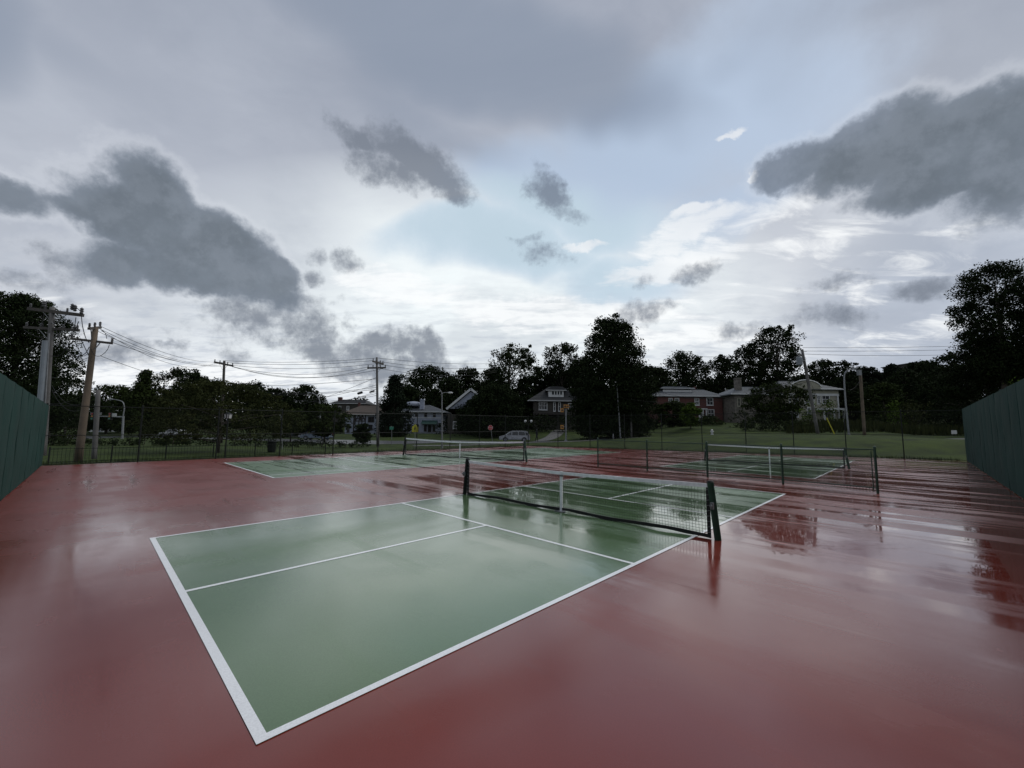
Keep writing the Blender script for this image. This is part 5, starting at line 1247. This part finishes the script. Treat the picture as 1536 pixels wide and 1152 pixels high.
# post with small white signs near the wide tree
rS, oS = sign_post('thin white post with two small signs facing the road, right of the wide tree', 423, 681, 622, 37, r=0.03, m='lightsteel')
for (x0, x1, y0, y1, mm) in ((419.5, 427.5, 622, 623.6, 'milk'), (421, 425, 625, 629.5, 'milk'), (420, 424.6, 633, 640.5, 'steel')):
    a = at(x0, y1, 36.9)-oS; c = at(x1, y0, 36.9)-oS; q = MB(); q.box(a.x, c.x, a.y-0.02, a.y, a.z, c.z); q.build('sign_panel', mm, rS)
# lantern in front of the wide tree
b_ = at(341, 690, 22.6); b_.z = T(b_.x, b_.y); r_ = thing('lamp_post', 'black lamp post with a white box lantern before the wide tree', 'lamp post', b_); o0 = b_
z0 = (at(341, 627.5, 22.6)-o0).z; pt = at(341, 640, 22.6)-o0
q = MB(); q.tube([(pt.x, pt.y, -0.1), (pt.x, pt.y, z0)], 0.035, 8); q.build('post', 'fblack', r_)
q = MB(); q.box(pt.x-0.11, pt.x+0.11, pt.y-0.11, pt.y+0.11, z0, z0+0.22, 1.2); ln = q.build('lantern', 'milk', r_)
q = MB(); q.box(pt.x-0.15, pt.x+0.15, pt.y-0.15, pt.y+0.15, z0+0.222, z0+0.32, 0.2); q.box(pt.x-0.02, pt.x+0.02, pt.y-0.155, pt.y-0.135, z0, z0+0.22)
for sx in (-1, 1):
    for sy in (-1, 1): q.bar((pt.x+sx*0.115, pt.y+sy*0.115, z0), (pt.x+sx*0.14, pt.y+sy*0.14, z0+0.222), 0.022)
q.build('lantern_frame', 'fblack', ln)
# two globe lamp near the minivan
b_ = at(792.5, 662, 64); b_.z = T(b_.x, b_.y); r_ = thing('globe_lamp', 'dark lamp post with two round white globes behind the minivan', 'lamp post', b_); o0 = b_
q = MB(); p1 = at(792.5, 634, 64)-o0; q.tube([(0, 0, 0), p1], 0.05, 8); q.build('post', 'fblack', r_)
for px in (788, 797):
    g_ = at(px, 631.8, 64)-o0; q = MB(); q.tube([p1-Vector((0, 0, 0.1)), (g_.x, g_.y, g_.z-0.3)], 0.025, 6); a_ = q.build('arm', 'fblack', r_)
    q = MB(); q.lathe((g_.x, g_.y, g_.z-0.2), [(0.04, -0.02)]+[(0.2*sin(pi*k/10), 0.2-0.2*cos(pi*k/10)) for k in range(1, 10)]+[(0.01, 0.4)], 14); q.build('globe', 'milk', a_, smooth=True)
# small things on the grass
b_ = at(1068, 648, 47); b_.z = T(b_.x, b_.y); r_ = thing('hydrant', 'small white hydrant on the mown mound before the brick house', 'hydrant', b_)
q = MB(); q.lathe((0, 0, 0), [(0.16, 0), (0.16, 0.05), (0.10, 0.08), (0.10, 0.42), (0.13, 0.44), (0.12, 0.5), (0.03, 0.58)], 12); q.build('barrel', 'milk', r_)
q = MB(); q.tube([(-0.2, 0, 0.32), (0.2, 0, 0.32)], 0.05, 8); q.build('outlet', 'milk', r_)
b_ = at(1432, 654, 50); b_.z = T(b_.x, b_.y); r_ = thing('yard_sign', 'small white yard sign at the grass edge near the right windscreen', 'yard sign', b_)
q = MB(); q.box(-0.36, 0.30, -0.01, 0.01, 0.28, 0.72); q.build('sign_panel', 'milk', r_)
for x in (-0.22, 0.18): q = MB(); q.tube([(x, 0.02, -0.05), (x, 0.02, 0.7)], 0.01, 6); q.build('stake', 'steel', r_)
b_ = at(407, 682, 33); b_.z = T(b_.x, b_.y); r_ = thing('litter_bin', 'dark round litter bin on the grass left of the clipped hedge', 'bin', b_)
q = MB(); q.lathe((0, 0, 0), [(0.24, 0), (0.28, 0.1), (0.31, 0.78)], 14); q.build('barrel', 'fblack', r_); q = MB(); q.lathe((0, 0, 0.781), [(0.33, 0), (0.33, 0.05), (0.2, 0.12), (0.05, 0.14)], 14); q.build('lid', 'fblack', r_)
b_ = at(920, 663, 57); b_.z = T(b_.x, b_.y); r_ = thing('bollard', 'low grey post beside the slender pale pole', 'bollard', b_)
q = MB(); q.lathe((0, 0, 0), [(0.08, 0), (0.08, 0.85), (0.05, 0.92)], 10); q.build('post', 'steel', r_)

# ------------------------------------------------------------------ pedestrian
def person():
    b_ = at(805, 669, 58); b_.z = T(b_.x, b_.y)+0.03
    root = thing('person', 'person in dark clothes walking along the road behind the minivan', 'person', b_, 0)
    V = [(0, 0, 0.95), (0, 0, 1.12), (0, 0, 1.32), (0.0, 0, 1.45), (0.0, 0, 1.53), (0.02, 0, 1.66), (0.02, 0, 1.74),
         (0, 0.10, 0.90), (0.14, 0.10, 0.50), (0.10, 0.10, 0.10), (0.22, 0.10, 0.05),
         (0, -0.10, 0.90), (-0.10, -0.10, 0.50), (-0.24, -0.10, 0.14), (-0.14, -0.10, 0.06),
         (0, 0.19, 1.42), (-0.05, 0.23, 1.14), (0.06, 0.22, 0.92), (0, -0.19, 1.42), (0.07, -0.23, 1.14), (0.20, -0.22, 0.95)]
    Ed = [(0, 1), (1, 2), (2, 3), (3, 4), (4, 5), (5, 6), (0, 7), (7, 8), (8, 9), (9, 10), (0, 11), (11, 12), (12, 13), (13, 14), (3, 15), (15, 16), (16, 17), (3, 18), (18, 19), (19, 20)]
    Rr = [0.15, 0.14, 0.17, 0.11, 0.06, 0.10, 0.09, 0.10, 0.07, 0.045, 0.04, 0.10, 0.07, 0.045, 0.04, 0.07, 0.05, 0.035, 0.07, 0.05, 0.035]
    me = bpy.data.meshes.new('body'); me.from_pydata(V, Ed, []); me.update(); o = bpy.data.objects.new('body', me); COL.objects.link(o)
    md = o.modifiers.new('skin', 'SKIN'); 
    for i, sv in enumerate(me.skin_vertices[0].data): sv.radius = (Rr[i], Rr[i]); sv.use_root = (i == 0)
    o.modifiers.new('sub', 'SUBSURF').levels = 1
    dg = bpy.context.evaluated_depsgraph_get(); m2 = bpy.data.meshes.new_from_object(o.evaluated_get(dg)); bpy.data.objects.remove(o)
    link('body', m2, 'cloth', root, smooth=True)
    q = MB(); q.lathe((0.02, 0, 1.56), [(0.05, 0), (0.085, 0.06), (0.095, 0.13), (0.08, 0.2), (0.02, 0.235)], 10); q.build('hair', 'lampblack', root, smooth=True)
person()
print('LEAF TRIS', LEAFBUDGET[0], 'objects', len(bpy.data.objects))
